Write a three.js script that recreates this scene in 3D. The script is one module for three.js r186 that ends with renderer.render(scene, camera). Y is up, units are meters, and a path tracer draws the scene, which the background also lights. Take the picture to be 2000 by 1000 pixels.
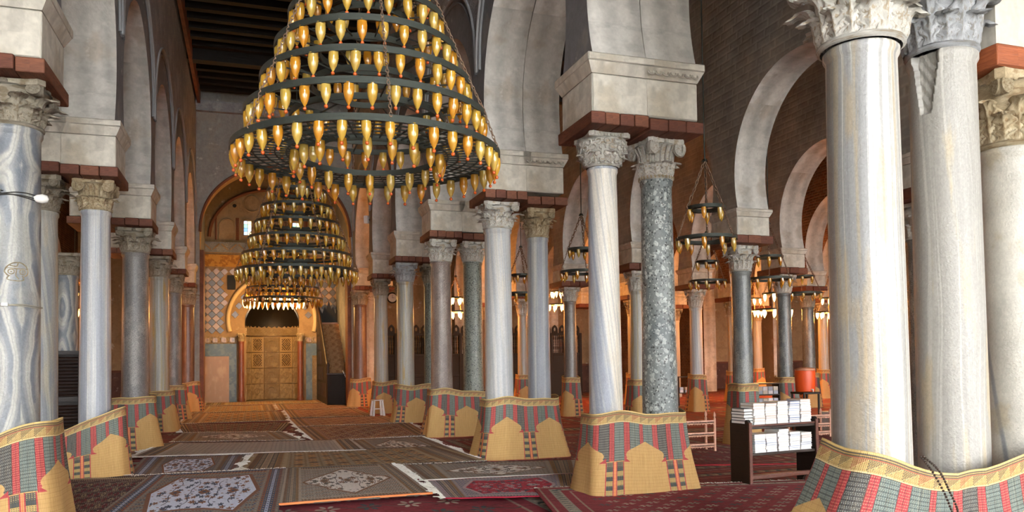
import * as THREE from 'three';
import { mergeGeometries, mergeVertices, toCreasedNormals } from 'three/addons/utils/BufferGeometryUtils.js';
import { RoundedBoxGeometry } from 'three/addons/geometries/RoundedBoxGeometry.js';

// ------------------------------------------------------------------ camera, sky, sun, exposure
const EXPOSURE = 1.0, SKY = 27, SUN = 48;
const scene = new THREE.Scene();
const camera = new THREE.PerspectiveCamera(2 * Math.atan(653 / 1540) * 180 / Math.PI, 2000 / 1306, 0.05, 200);
camera.setViewOffset(2000, 1306, 0, 0, 2000, 1000);
camera.position.set(0, 1.52, 0);
camera.rotation.set(0.03316, -0.3214, -0.01276, 'YXZ');
scene.background = new THREE.Color(0.97, 0.985, 1.0).multiplyScalar(SKY);       // even bright sky over the courtyard
const renderer = new THREE.WebGLRenderer({ antialias: true });
renderer.toneMapping = THREE.LinearToneMapping;
renderer.toneMappingExposure = EXPOSURE;
renderer.shadowMap.enabled = true;
const sun = new THREE.DirectionalLight(0xfff8ee, SUN);                            // stands over the qibla side, so it lights the courtyard and not the hall
sun.position.set(14, 42, -20); sun.target.position.set(2, 0, 20);
sun.castShadow = true;
Object.assign(sun.shadow.camera, { left: -50, right: 50, top: 50, bottom: -50, near: 1, far: 140 });
scene.add(sun, sun.target);

// ------------------------------------------------------------------ helpers
let seed = 7;
const rnd = () => { seed = (seed * 1664525 + 1013904223) >>> 0; return seed / 4294967296; };
const rr = (a, b) => a + (b - a) * rnd();
const V = (x, y, d) => new THREE.Vector3(x, y, -d);                               // D is the distance into the hall
const used = {};
const numbered = (n) => { const k = used[n] = (used[n] ?? -1) + 1; return k ? n + '_' + String(k).padStart(3, '0') : n; };
const shade = (o) => { o.castShadow = o.receiveShadow = true; return o; };
function tag(o, label, category, group, kind = 'thing') { o.userData = { label, category, kind }; if (group) o.userData.group = group; return o; }
function thing(name, label, category, x = 0, y = 0, d = 0, turn = 0, group) {
  const o = new THREE.Group(); o.name = numbered(name); o.position.set(x, y, -d); o.rotation.y = turn; scene.add(o); return tag(o, label, category, group);
}
function part(name, geo, m, parent, x = 0, y = 0, z = 0) { const o = shade(new THREE.Mesh(geo, m)); o.name = name; o.position.set(x, y, z); parent.add(o); return o; }
function single(name, label, category, geo, m, x = 0, y = 0, d = 0, turn = 0, group) { const o = part(numbered(name), geo, m, scene, x, y, -d); o.rotation.y = turn; return tag(o, label, category, group); }
function struct(name, geo, m, parent = scene) {
  const o = geo ? shade(new THREE.Mesh(geo, m)) : new THREE.Group(); o.name = parent === scene ? numbered(name) : name; parent.add(o); if (parent === scene) o.userData.kind = 'structure'; return o;
}
const mg = (list) => {
  const a = list.map((g) => { g = g.index ? g.toNonIndexed() : g.clone(); for (const k of Object.keys(g.attributes)) if (!['position', 'normal', 'uv'].includes(k)) g.deleteAttribute(k); g.morphAttributes = {}; g.clearGroups(); return g; });
  return mergeVertices(mergeGeometries(a), 1e-5);
};
const at = (g, x = 0, y = 0, z = 0, rx = 0, ry = 0, rz = 0) => { g = g.clone(); g.applyMatrix4(new THREE.Matrix4().compose(new THREE.Vector3(x, y, z), new THREE.Quaternion().setFromEuler(new THREE.Euler(rx, ry, rz)), new THREE.Vector3(1, 1, 1))); return g; };
// a box from x0..x1, y0..y1, d0..d1 with uv in metres
function bx(x0, x1, y0, y1, d0, d1) { const g = new THREE.BoxGeometry(x1 - x0, y1 - y0, d1 - d0); boxUV(g); g.translate((x0 + x1) / 2, (y0 + y1) / 2, -(d0 + d1) / 2); return g; }
function boxUV(g) {
  const p = g.attributes.position, n = g.attributes.normal, uv = g.attributes.uv;
  for (let i = 0; i < p.count; i++) {
    const ax = Math.abs(n.getX(i)), ay = Math.abs(n.getY(i)), az = Math.abs(n.getZ(i));
    if (ax >= ay && ax >= az) uv.setXY(i, p.getZ(i), p.getY(i)); else if (ay >= az) uv.setXY(i, p.getX(i), p.getZ(i)); else uv.setXY(i, p.getX(i), p.getY(i));
  }
  return g;
}
const rbox = (w, h, d, r = 0.01, s = 1) => boxUV(new RoundedBoxGeometry(w, h, d, s, Math.min(r, w / 2.1, h / 2.1, d / 2.1)));
const cyl = (r0, r1, h, s = 16) => new THREE.CylinderGeometry(r1, r0, h, s);
const lathe = (pts, s = 24) => new THREE.LatheGeometry(pts.map(([r, y]) => new THREE.Vector2(Math.max(r, 1e-4), y)), s);
const tube = (pts, r, n = 24, s = 6, closed = false) => new THREE.TubeGeometry(new THREE.CatmullRomCurve3(pts, closed), n, r, s, closed);
function frustum(w0, d0, w1, d1, h) {                                             // a block whose top and bottom differ in size, standing on y = 0
  const g = new THREE.BoxGeometry(1, h, 1), p = g.attributes.position;
  for (let i = 0; i < p.count; i++) { const t = p.getY(i) > 0; p.setX(i, p.getX(i) * (t ? w1 : w0)); p.setZ(i, p.getZ(i) * (t ? d1 : d0)); }
  g.translate(0, h / 2, 0); g.computeVertexNormals(); return boxUV(g);
}
const rod = (a, b, r, s = 6) => { const d = b.clone().sub(a), g = new THREE.CylinderGeometry(r, r, d.length(), s); g.applyQuaternion(new THREE.Quaternion().setFromUnitVectors(new THREE.Vector3(0, 1, 0), d.clone().normalize())); g.translate((a.x + b.x) / 2, (a.y + b.y) / 2, (a.z + b.z) / 2); return g; };
const smooth = (a, b, x) => { x = Math.min(1, Math.max(0, (x - a) / (b - a))); return x * x * (3 - 2 * x); };
const lerp = (a, b, t) => a + (b - a) * t, clamp = (x, a = 0, b = 1) => Math.min(b, Math.max(a, x));

// ------------------------------------------------------------------ noise and textures
const NS = 512;
function noiseMap(s, f0, oct, gain = 0.5) {
  const out = new Float32Array(NS * NS), perm = new Float32Array(65536); let q = s * 7919 + 13;
  for (let i = 0; i < 65536; i++) { q = (q * 1664525 + 1013904223) >>> 0; perm[i] = q / 4294967296; }
  let amp = 1, f = f0, total = 0;
  for (let o = 0; o < oct; o++, amp *= gain, f *= 2) {
    total += amp;
    for (let y = 0; y < NS; y++) {
      const fy = y / NS * f, iy = Math.floor(fy), ty = fy - iy, sy = ty * ty * (3 - 2 * ty), y0 = (iy % f) * 131 + o * 977, y1 = ((iy + 1) % f) * 131 + o * 977;
      for (let x = 0; x < NS; x++) {
        const fx = x / NS * f, ix = Math.floor(fx), tx = fx - ix, sx = tx * tx * (3 - 2 * tx), x0 = (ix % f) * 7, x1 = ((ix + 1) % f) * 7;
        const h = (a, b) => perm[(a * 263 + b * 101) & 65535];
        out[y * NS + x] += amp * lerp(lerp(h(x0, y0), h(x1, y0), sx), lerp(h(x0, y1), h(x1, y1), sx), sy);
      }
    }
  }
  for (let i = 0; i < out.length; i++) out[i] /= total;
  return out;
}
const NM = [noiseMap(1, 4, 6), noiseMap(2, 8, 5), noiseMap(3, 4, 3), noiseMap(4, 64, 3, 0.7), noiseMap(5, 16, 5, 0.6)];
function N(k, u, v) {
  const m = NM[k]; u = (u - Math.floor(u)) * NS; v = (v - Math.floor(v)) * NS;
  const x0 = Math.floor(u) % NS, y0 = Math.floor(v) % NS, x1 = (x0 + 1) % NS, y1 = (y0 + 1) % NS, tx = u - Math.floor(u), ty = v - Math.floor(v);
  return lerp(lerp(m[y0 * NS + x0], m[y0 * NS + x1], tx), lerp(m[y1 * NS + x0], m[y1 * NS + x1], tx), ty);
}
function tex(w, h, fn, srgb = true) {
  const d = new Uint8Array(w * h * 4);
  for (let y = 0; y < h; y++) for (let x = 0; x < w; x++) { const c = fn((x + 0.5) / w, (y + 0.5) / h), o = (y * w + x) * 4; d[o] = clamp(c[0], 0, 255); d[o + 1] = clamp(c[1] ?? c[0], 0, 255); d[o + 2] = clamp(c[2] ?? c[0], 0, 255); d[o + 3] = 255; }
  return finish(new THREE.DataTexture(d, w, h), srgb);
}
function finish(t, srgb) { t.wrapS = t.wrapT = THREE.RepeatWrapping; t.magFilter = THREE.LinearFilter; t.minFilter = THREE.LinearMipmapLinearFilter; if (srgb) t.colorSpace = THREE.SRGBColorSpace; t.needsUpdate = true; return t; }
function canvasTex(w, h, draw, srgb = true) { const c = document.createElement('canvas'); c.width = w; c.height = h; draw(c.getContext('2d'), w, h); return finish(new THREE.CanvasTexture(c), srgb); }
const scaled = (t, sx, sy = sx) => { t.repeat.set(sx, sy); return t; };
const mix3 = (a, b, t) => [lerp(a[0], b[0], t), lerp(a[1], b[1], t), lerp(a[2], b[2], t)];
const mul3 = (a, k) => [a[0] * k, a[1] * k, a[2] * k];
const mat = (o) => new THREE.MeshStandardMaterial({ roughness: 0.8, ...o });
const phys = (o) => new THREE.MeshPhysicalMaterial({ roughness: 0.8, ...o });
// ------------------------------------------------------------------ materials
// stone of the shafts: one texture wraps a whole shaft (u once round, v up its 3.5 m)
function worley(u, v, fx, fy, s) {
  const x = u * fx, y = v * fy, ix = Math.floor(x), iy = Math.floor(y); let d1 = 9, d2 = 9, id = 0;
  for (let j = -1; j <= 1; j++) for (let i = -1; i <= 1; i++) {
    const cx = (ix + i + fx) % fx, cy = (iy + j + fy) % fy; let h = (cx * 374761393 + cy * 668265263 + s * 974711) | 0; h = Math.imul(h ^ (h >>> 13), 1274126177); h ^= h >>> 16;
    const a = (h & 1023) / 1023, b = ((h >>> 10) & 1023) / 1023, dx = ix + i + a - x, dy = iy + j + b - y, d = dx * dx + dy * dy;
    if (d < d1) { d2 = d1; d1 = d; id = (h >>> 20) & 255; } else if (d < d2) d2 = d;
  }
  return [Math.sqrt(d1), Math.sqrt(d2), id / 255];
}
const STONE = {
  bands: (c) => (u, v) => {                                                        // marble with long veins that run up the shaft, leaning by c.lean turns
    const w = u + v * (c.lean ?? 0) + (N(2, v * 0.5, u) - 0.5) * (c.warp ?? 0.06), s = N(0, w * (c.f ?? 1), v * 0.12 + c.o), t = N(4, w * 2, v * 0.1 + c.o), g = N(3, u * 2, v * 4), f = N(1, u * 2, v * 0.7 + c.o);
    const ln = N(4, w * 3.1, v * 0.03 + c.o); let k = mix3(c.a, c.b, smooth(c.lo ?? 0.46, c.hi ?? 0.62, s)); k = mix3(k, mul3(c.b, 0.9), (c.line ?? 0.3) * smooth(0.56, 0.64, ln)); k = mix3(k, [226, 222, 212], (c.line ?? 0.3) * smooth(0.42, 0.34, ln));
    k = mix3(k, c.c ?? c.b, 0.55 * smooth(0.56, 0.7, t)); k = mix3(k, c.d ?? [186, 168, 134], (c.stain ?? 0.35) * smooth(0.55, 0.72, f));
    return mul3(k, 0.9 + 0.14 * g + 0.08 * (f - 0.5));
  },
  swirl: (c) => (u, v) => {                                                        // grey-white marble in folded rings
    const x = Math.abs(((u * 3) % 1) - 0.5) * 2, yy = Math.abs(((v * 3.2 + 0.3 * N(2, u, v)) % 1) - 0.5) * 2, r = Math.hypot(x * 1.1, yy * 0.8) * 1.5 + N(0, u * 0.6 + c.o, v * 0.8) * 1.4 + N(1, u, v * 2) * 0.25, q = r * 1.35, b = q - Math.floor(q), fine = (q * 3.7) % 1, g = N(3, u * 2, v * 4);
    let k = mix3(c.a, c.b, smooth(0.15, 0.7, b) * (1 - smooth(0.8, 1, b)) * (0.45 + 0.8 * N(0, u + 0.3, v))); k = mix3(k, c.b, 0.35 * smooth(0.3, 0.5, fine) * (1 - smooth(0.5, 0.75, fine))); k = mix3(k, c.c, 0.6 * smooth(0.5, 0.7, N(1, u, v * 2)));
    return mul3(k, 0.9 + 0.16 * g);
  },
  breccia: (c) => (u, v) => {                                                      // dark ground with broken pale pieces
    const uu = u + (N(4, u, v * 2) - 0.5) * 0.03, vv = v + (N(4, u + 0.4, v * 2) - 0.5) * 0.012, [d, e, id] = worley(uu, vv, c.n ?? 26, c.m ?? 70, c.s), [d2, , id2] = worley(uu, vv, 60, 160, c.s + 5), z = N(0, u, v * 2);
    let k = mix3(c.a, c.b, smooth(0.35, 0.7, z)); const on = smooth(0.16, 0.02, d - 0.3 * (id > (c.t ?? 0.6) ? 1 : 0)) * (id > (c.t ?? 0.6) ? 1 : 0);
    k = mix3(k, mix3(c.c, c.d, id2), on * (0.55 + 0.45 * z)); if (id2 > 0.8 && d2 < 0.4) k = mix3(k, c.c, 0.6); if (id2 < 0.14 && d2 < 0.45) k = mul3(k, 0.45);
    return mul3(k, 0.86 + 0.28 * N(3, u * 2, v * 5));
  },
  granite: (c) => (u, v) => {
    const g = N(3, u * 2, v * 5), h = N(3, u * 3 + 0.3, v * 7 + 0.2), z = N(1, u, v * 2 + c.o), y = N(0, u, v + c.o);
    let k = mix3(c.a, c.b, smooth(0.42, 0.62, z)); k = mix3(k, c.c, 0.8 * smooth(0.6, 0.72, g)); k = mul3(k, 1 - 0.5 * smooth(0.6, 0.74, h)); k = mix3(k, c.d ?? c.b, 0.4 * smooth(0.5, 0.66, y));
    return k;
  },
  vein: (c) => (u, v) => {                                                         // plain pale marble crossed by one slanting grey vein
    const f = N(0, u, v * 2), g = N(3, u * 2, v * 4), p = u - c.u0 - v * c.k + (N(2, u, v) - 0.5) * 0.05, w = smooth(0.035, 0.012, Math.abs(p)) + 0.6 * smooth(0.02, 0.004, Math.abs(p - 0.16));
    let k = mix3(c.a, c.b, smooth(0.45, 0.7, f)); k = mix3(k, c.c, Math.min(1, w)); k = mix3(k, [170, 152, 120], 0.4 * smooth(0.58, 0.72, N(1, u + 0.2, v * 2)));
    return mul3(k, 0.9 + 0.14 * g);
  },
};
const shaftTex = (kind, c, w = 512, h = 1024) => tex(w, h, STONE[kind]({ o: 0, ...c }));
const stoneM = (kind, c, rough = 0.42, w, h) => mat({ map: shaftTex(kind, c, w, h), roughness: rough, bumpMap: fineBump, bumpScale: 0.004 });
const fineBump = scaled(tex(512, 512, (u, v) => [255 * (0.6 * N(3, u, v) + 0.4 * N(1, u, v))], false), 2, 5);
const SH = {
  streaky: stoneM('bands', { a: [190, 186, 177], b: [146, 146, 145], c: [176, 158, 128], d: [172, 150, 116], stain: 0.5, f: 2, o: 0.15, lo: 0.44, hi: 0.56, line: 0.6 }, 0.4),
  beige: stoneM('bands', { a: [180, 176, 166], b: [160, 157, 150], c: [146, 143, 136], o: 0.37, warp: 0.12, stain: 0.6, f: 1 }, 0.45),
  vein: stoneM('vein', { a: [194, 190, 178], b: [176, 172, 161], c: [104, 113, 124], u0: 0.24, k: -0.42 }, 0.42),
  slant: stoneM('bands', { a: [214, 208, 196], b: [150, 156, 166], c: [184, 184, 180], lean: 0.42, o: 0.2, f: 1, warp: 0.03, stain: 0.25 }, 0.4),
  greyvein: stoneM('bands', { a: [200, 199, 194], b: [172, 174, 176], c: [204, 196, 180], o: 0.61, lean: 0.1, stain: 0.2 }, 0.42),
  bluewhite: stoneM('bands', { a: [190, 189, 184], b: [146, 150, 158], c: [160, 163, 168], o: 0.83, f: 2, warp: 0.03, stain: 0.15 }, 0.38),
  swirl: stoneM('swirl', { a: [170, 168, 160], b: [104, 110, 118], c: [148, 147, 140] }, 0.4),
  pale: stoneM('bands', { a: [176, 175, 168], b: [142, 146, 150], o: 0.11, warp: 0.15, c: [196, 190, 174], lean: 0.2 }, 0.45),
  breccia: stoneM('breccia', { a: [88, 97, 99], b: [116, 122, 120], c: [200, 202, 196], d: [150, 158, 156], s: 3, t: 0.66, n: 20, m: 54 }, 0.36),
  green: stoneM('breccia', { a: [100, 107, 100], b: [120, 124, 114], c: [170, 172, 158], d: [66, 72, 68], s: 9, t: 0.84, n: 34, m: 90 }, 0.32),
  brown: stoneM('granite', { a: [134, 117, 108], b: [152, 137, 126], c: [182, 168, 156], d: [112, 100, 95] }, 0.3),
  grey: stoneM('granite', { a: [116, 112, 110], b: [136, 131, 126], c: [164, 158, 150], d: [100, 97, 96], o: 0.4 }, 0.4),
  polished: stoneM('granite', { a: [98, 101, 100], b: [120, 121, 116], c: [158, 158, 150], d: [84, 87, 88], o: 0.7 }, 0.24),
  taupe: stoneM('granite', { a: [116, 108, 100], b: [128, 120, 112], c: [146, 136, 124], d: [102, 96, 93], o: 0.2 }, 0.24),
  honey: stoneM('bands', { a: [192, 184, 164], b: [160, 157, 148], c: [180, 160, 112], d: [178, 144, 80], o: 0.5, stain: 0.7, warp: 0.1 }, 0.34),
  red: stoneM('granite', { a: [106, 78, 66], b: [122, 94, 80], c: [146, 118, 102], d: [88, 66, 58], o: 0.9 }, 0.3),
};
// building stone and plaster, uv in metres
const plasterF = (a, b, c, k = 1) => (u, v) => {
  const f = N(0, u, v), g = N(3, u, v), h = N(1, u + 0.3, v), st = N(4, u * 2, v * 0.5);
  let q = mix3(a, b, smooth(0.4, 0.62, f)); q = mix3(q, c, 0.6 * smooth(0.56, 0.7, h)); q = mix3(q, mul3(a, 0.8), 0.35 * smooth(0.58, 0.7, st)); q = mix3(q, [236, 232, 222], 0.5 * smooth(0.72, 0.8, N(4, u + 0.5, v + 0.1)));
  return mul3(q, 0.93 + 0.14 * (g - 0.5) * k);
};
const plasterBump = tex(512, 512, (u, v) => [255 * (0.45 * N(0, u, v) + 0.35 * N(4, u, v) + 0.2 * N(3, u, v))], false);
const M = {};
M.plaster = mat({ map: scaled(tex(1024, 1024, plasterF([226, 220, 206], [210, 204, 190], [192, 180, 158])), 0.28), bumpMap: scaled(plasterBump.clone(), 0.6), bumpScale: 0.02, roughness: 0.9 });
// grey lime-washed nave wall
M.navewall = mat({ map: scaled(tex(1024, 1024, plasterF([152, 153, 155], [132, 133, 137], [164, 160, 152])), 0.25), bumpMap: scaled(plasterBump.clone(), 0.5), bumpScale: 0.02, roughness: 0.88 });
// squared stone in courses of about a foot, blurred by a thin wash: too fine to pick out in the photograph
function coursed(a, b, mortar, rows, cols, soft, seedN) {
  return (u, v) => {
    const y = v * rows, r = Math.floor(y), x = u * cols + (r % 2) * 0.5 + ((r * 37) % 11) / 30, cI = Math.floor(x), fx = x - cI, fy = y - r, wob = (N(4, u, v) - 0.5) * 0.12;
    const e = Math.min(fx * 2, (1 - fx) * 2, fy + wob, 1 - fy + wob), j = smooth(0, soft, e); let h = Math.imul(((cI % cols) * 7919 + r * 104729 + seedN) | 0, 2654435761); h = ((h >>> 12) & 255) / 255;
    return [j, h, N(0, u, v)];
  };
}
const ashlarC = coursed(0, 0, 0, 24, 9, 0.25, 5), brickC = coursed(0, 0, 0, 28, 9, 0.22, 8);
M.ashlar = mat({ map: scaled(tex(1024, 1024, (u, v) => { const [j, h, f] = ashlarC(u, v); let q = mix3([164, 162, 156], [150, 148, 142], h); q = mix3(q, [170, 164, 152], smooth(0.45, 0.65, f)); q = mix3(mul3(q, 1.06), q, j); return mul3(q, 0.82 + 0.3 * N(1, u, v) + 0.1 * (N(3, u, v) - 0.5)); }), 1 / 3.2), bumpMap: scaled(tex(512, 512, (u, v) => [255 * (0.5 * ashlarC(u, v)[0] + 0.5 * N(1, u, v))], false), 1 / 3.2), bumpScale: 0.01, roughness: 0.95 });
M.brick = mat({ map: scaled(tex(1024, 1024, (u, v) => { const [j, h, f] = brickC(u, v); let q = mix3([128, 86, 62], [100, 66, 50], h); q = mix3(q, [140, 106, 80], smooth(0.5, 0.7, f) * 0.6); q = mix3([136, 116, 96], q, j); return mul3(q, 0.84 + 0.25 * N(1, u, v)); }), 1 / 2.2), bumpMap: scaled(tex(512, 512, (u, v) => [255 * brickC(u, v)[0]], false), 1 / 2.2), bumpScale: 0.012, roughness: 0.95 });
M.soffit = mat({ map: scaled(tex(512, 512, (u, v) => { let q = plasterF([228, 224, 216], [206, 202, 194], [190, 178, 162])(u, v); return mul3(q, 0.94 + 0.1 * Math.sin(v * 63 + N(2, u, v) * 6) * N(1, u, v)); }), 0.3), bumpMap: scaled(plasterBump.clone(), 0.6), bumpScale: 0.02, roughness: 0.9 });
// carved stucco above the nave arches
const carveF = (u, v) => { const a = N(2, u, v) * 6.28, k = Math.sin(u * 100 + 4 * Math.sin(v * 50 + a)) * Math.sin(v * 75 + 3 * Math.sin(u * 63 + a)); return smooth(-0.2, 0.35, k); };
M.stucco = mat({ map: scaled(tex(1024, 1024, (u, v) => plasterF([186, 186, 184], [166, 167, 168], [198, 194, 186])(u, v)), 0.5), bumpMap: scaled(tex(1024, 1024, (u, v) => [255 * carveF(u, v)], false), 0.5), bumpScale: 0.05, roughness: 0.9 });
M.greywall = mat({ map: scaled(tex(512, 512, plasterF([186, 184, 178], [168, 166, 160], [176, 166, 150])), 0.25), bumpMap: scaled(plasterBump.clone(), 0.5), bumpScale: 0.02, roughness: 0.9 });
M.moulding = mat({ map: scaled(tex(256, 256, plasterF([184, 184, 184], [160, 162, 166], [138, 138, 140])), 0.5), roughness: 0.8 });
// capitals: weathered marble
const capM = (a, b, c) => mat({ map: scaled(tex(256, 256, (u, v) => { let q = mix3(a, b, smooth(0.4, 0.65, N(0, u, v))); q = mix3(q, c, 0.75 * smooth(0.55, 0.68, N(1, u, v))); return mul3(q, 0.88 + 0.24 * N(3, u, v)); }), 2), bumpMap: fineBump, bumpScale: 0.006, roughness: 0.75 });
const CAP = { white: capM([210, 206, 196], [190, 187, 178], [160, 142, 116]), grey: capM([178, 180, 182], [158, 160, 162], [136, 132, 124]), tan: capM([196, 182, 152], [172, 154, 122], [130, 106, 74]), dun: capM([170, 160, 142], [148, 140, 124], [118, 104, 82]) };
// timber
const woodF = (a, b, rings = 26) => (u, v) => { const g = N(4, u * 0.2, v * 2) * 1.2 + N(0, u * 0.3, v) * 2, k = 0.5 + 0.5 * Math.sin(g * rings); return mul3(mix3(a, b, k * 0.6 + 0.4 * N(3, u * 0.15, v * 2)), 0.85 + 0.3 * N(1, u, v)); };
const woodB = tex(512, 256, (u, v) => [255 * N(4, u * 0.25, v * 3)], false);
const wood = (a, b, rough, sx = 0.8, sy = 2) => mat({ map: scaled(tex(512, 256, woodF(a, b)), sx, sy), bumpMap: scaled(woodB.clone(), sx, sy), bumpScale: 0.004, roughness: rough });
M.plank = wood([126, 72, 50], [84, 46, 34], 0.7); M.plank2 = wood([142, 88, 60], [98, 56, 40], 0.7);
M.plankOrange = wood([172, 94, 52], [138, 70, 38], 0.6);
M.dark = wood([36, 25, 20], [22, 15, 13], 0.55, 1.4, 2); M.dark2 = wood([58, 40, 30], [38, 26, 20], 0.4, 1.4, 2); M.redbrown = wood([110, 62, 46], [80, 44, 34], 0.4, 1.4, 2);
M.ceil = wood([24, 19, 16], [15, 12, 10], 0.8, 0.5, 1); M.beam = wood([30, 23, 18], [18, 14, 11], 0.75, 0.5, 1);
M.pink = wood([222, 172, 146], [198, 146, 122], 0.55, 1.4, 2);
M.iron = mat({ color: 0x454a44, roughness: 0.5, metalness: 0.55, bumpMap: fineBump, bumpScale: 0.002 });
M.chain = mat({ color: 0x8d7460, roughness: 0.55, metalness: 0.6 });
const glass = (c, t) => phys({ color: c, transmission: t, roughness: 0.1, ior: 1.6, clearcoat: 1, clearcoatRoughness: 0.06, side: THREE.DoubleSide });
M.amber = [glass(new THREE.Color(0.74, 0.41, 0.04), 0.36), glass(new THREE.Color(0.72, 0.50, 0.10), 0.4), glass(new THREE.Color(0.74, 0.34, 0.025), 0.36), glass(new THREE.Color(0.70, 0.44, 0.06), 0.36)];
M.finial = phys({ color: 0xc9581e, roughness: 0.2, clearcoat: 0.5 });
M.glow = mat({ color: 0xffe2a0, emissive: new THREE.Color(1, 0.72, 0.28), emissiveIntensity: 7, roughness: 0.4 });
M.bulbwhite = mat({ color: 0xe8e6e0, roughness: 0.25 });
M.screen = wood([22, 15, 12], [13, 9, 8], 0.7, 1.4, 2);
M.white = mat({ color: 0xdcdcda, roughness: 0.35 });
M.black = mat({ color: 0x14120f, roughness: 0.6 });
M.wire = mat({ color: 0x2a2724, roughness: 0.7 });
M.steel = mat({ color: 0xb9b9b8, roughness: 0.25, metalness: 1 });
M.orange = mat({ color: 0xe0521c, roughness: 0.4 });
M.floor = mat({ map: scaled(tex(512, 512, plasterF([150, 144, 134], [132, 126, 118], [118, 110, 98])), 0.3), roughness: 0.6 });
M.court = mat({ map: scaled(tex(512, 512, plasterF([214, 212, 206], [198, 196, 190], [188, 182, 172])), 0.2), roughness: 0.85 });
M.hallwall = mat({ map: scaled(tex(512, 512, plasterF([184, 156, 120], [170, 142, 106], [152, 124, 90])), 0.25), bumpMap: scaled(plasterBump.clone(), 0.4), bumpScale: 0.015, roughness: 0.9 });
M.wainscot = mat({ map: scaled(tex(256, 256, plasterF([104, 66, 54], [88, 54, 46], [120, 84, 68])), 0.5), roughness: 0.7 });
// ------------------------------------------------------------------ the hall: floor, walls, ceilings
const D1 = 7.918, BAY = 3.9, Dk = (k) => D1 + BAY * (k - 1), QIBLA = 33.5, FRONT = -9.8, EAST = 27, WEST = -14, NAVE_TOP = 10.75, AISLE_TOP = 8.4;
struct('floor', bx(WEST - 0.4, EAST + 0.4, -0.3, 0, FRONT - 0.5, QIBLA + 2.4), M.floor);
struct('ground', bx(-70, 80, -0.55, -0.3, -70, FRONT - 0.5), M.court);                 // paved courtyard behind the camera
struct('wall_east', bx(EAST, EAST + 0.5, 0, AISLE_TOP + 0.3, FRONT, QIBLA), M.hallwall);
struct('wall_west', bx(WEST - 0.5, WEST, 0, AISLE_TOP + 0.3, FRONT, QIBLA), M.hallwall);
{ // unseen courtyard front, nave and aisle doorways sized for the daylight they admit
  const doors = [[-13.4, -10.6, 6.4], [-10.0, -6.8, 6.4], [-6.1, -2.9, 5.6], [-1.2, 2.9, 7.2], [4.75, 7.85, 7.2], [8.5, 11.7, 7.0], [12.4, 15.6, 6.4], [16.25, 19.35, 6.4], [20.1, 23.1, 6.4], [23.8, 26.6, 6.4]];
  const s = new THREE.Shape(); s.moveTo(WEST - 0.5, 0);
  for (const [a, b, h] of doors) { const r = (b - a) / 2; s.lineTo(a, 0); s.lineTo(a, h - r * 0.5); s.absellipse((a + b) / 2, h - r * 0.5, r, r * 0.5, Math.PI, 0, true); s.lineTo(b, 0); }
  s.lineTo(EAST + 0.5, 0); s.lineTo(EAST + 0.5, NAVE_TOP + 0.3); s.lineTo(WEST - 0.5, NAVE_TOP + 0.3); s.closePath();
  const addedOpening = new THREE.Path(); addedOpening.moveTo(-1.3, 7.7); addedOpening.lineTo(3.0, 7.7); addedOpening.lineTo(3.0, 9.2); addedOpening.absellipse(0.85, 9.2, 2.15, 1.3, 0, Math.PI, false); addedOpening.closePath(); s.holes.push(addedOpening);   // arched opening added over the nave doorway to brighten the upper walls
  const g = new THREE.ExtrudeGeometry(s, { depth: 0.5, bevelEnabled: false, curveSegments: 10 }); g.translate(0, 0, -FRONT);
  struct('wall_front', g, M.plaster);
}
// ceilings: boards over dark cross beams
function ceilingOf(name, x0, x1, y, d0, d1, step, bw, bh) {
  const c = struct(name, null, null);
  part('boards', bx(x0, x1, y, y + 0.2, d0, d1), M.ceil, c);
  const g = bx(x0, x1, y - bh, y, -bw / 2, bw / 2);
  for (let d = d0 + step; d < d1 - 0.1; d += step) part('beam', g, M.beam, c, 0, 0, -d);
  return c;
}
{
  const c = ceilingOf('ceiling', -1.7, 3.45, NAVE_TOP, FRONT, QIBLA, 0.62, 0.2, 0.24);
  for (const x of [-1.62, 3.28]) { part('cornice_board', bx(x, x + 0.09, NAVE_TOP - 0.62, NAVE_TOP - 0.02, 3, 27.8), M.plank2, c); }
  for (const d of [9, 14, 19, 24]) part('tie_beam', bx(-1.7, 3.45, NAVE_TOP - 0.55, NAVE_TOP - 0.2, d - 0.16, d + 0.16), M.beam, c);
}
for (const [a, b] of [[-2.95, -6.4], [-6.4, -10.2], [-10.2, WEST], [4.6, 7.9], [8.4, 11.8], [12.3, 15.6], [16.2, 19.4], [20, 23.2], [23.2, EAST]]) ceilingOf('ceiling', Math.min(a, b) - 0.1, Math.max(a, b) + 0.1, AISLE_TOP, FRONT, QIBLA, 1.3, 0.2, 0.22);

// ------------------------------------------------------------------ arcades: walls on horseshoe arches that run toward the qibla
function archHalf(A, y) {                                                           // half width of the opening at height y
  if (y <= A.hc) { const t = (A.hc - y) / (A.hc - A.spring); return lerp(A.R, A.R0, t * t); }
  const e = (A.rise * A.rise - A.R * A.R) / (2 * A.R), q = (A.R + e) ** 2 - (y - A.hc) ** 2; return Math.max(0, Math.sqrt(Math.max(0, q)) - e);
}
function archLine(A, mid, n = 22) {                                                 // from the near springing over the crown to the far one
  const p = [], top = A.hc + A.rise, ys = [];
  for (let i = 0; i <= 8; i++) ys.push(lerp(A.spring, A.hc, i / 8));
  for (let i = 1; i <= n; i++) ys.push(A.hc + A.rise * Math.sin(i / n * Math.PI / 2));
  for (const y of ys) p.push([mid - archHalf(A, Math.min(y, top)), y]);
  for (const y of ys.slice(0, -1).reverse()) p.push([mid + archHalf(A, y), y]);
  return p;
}
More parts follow.
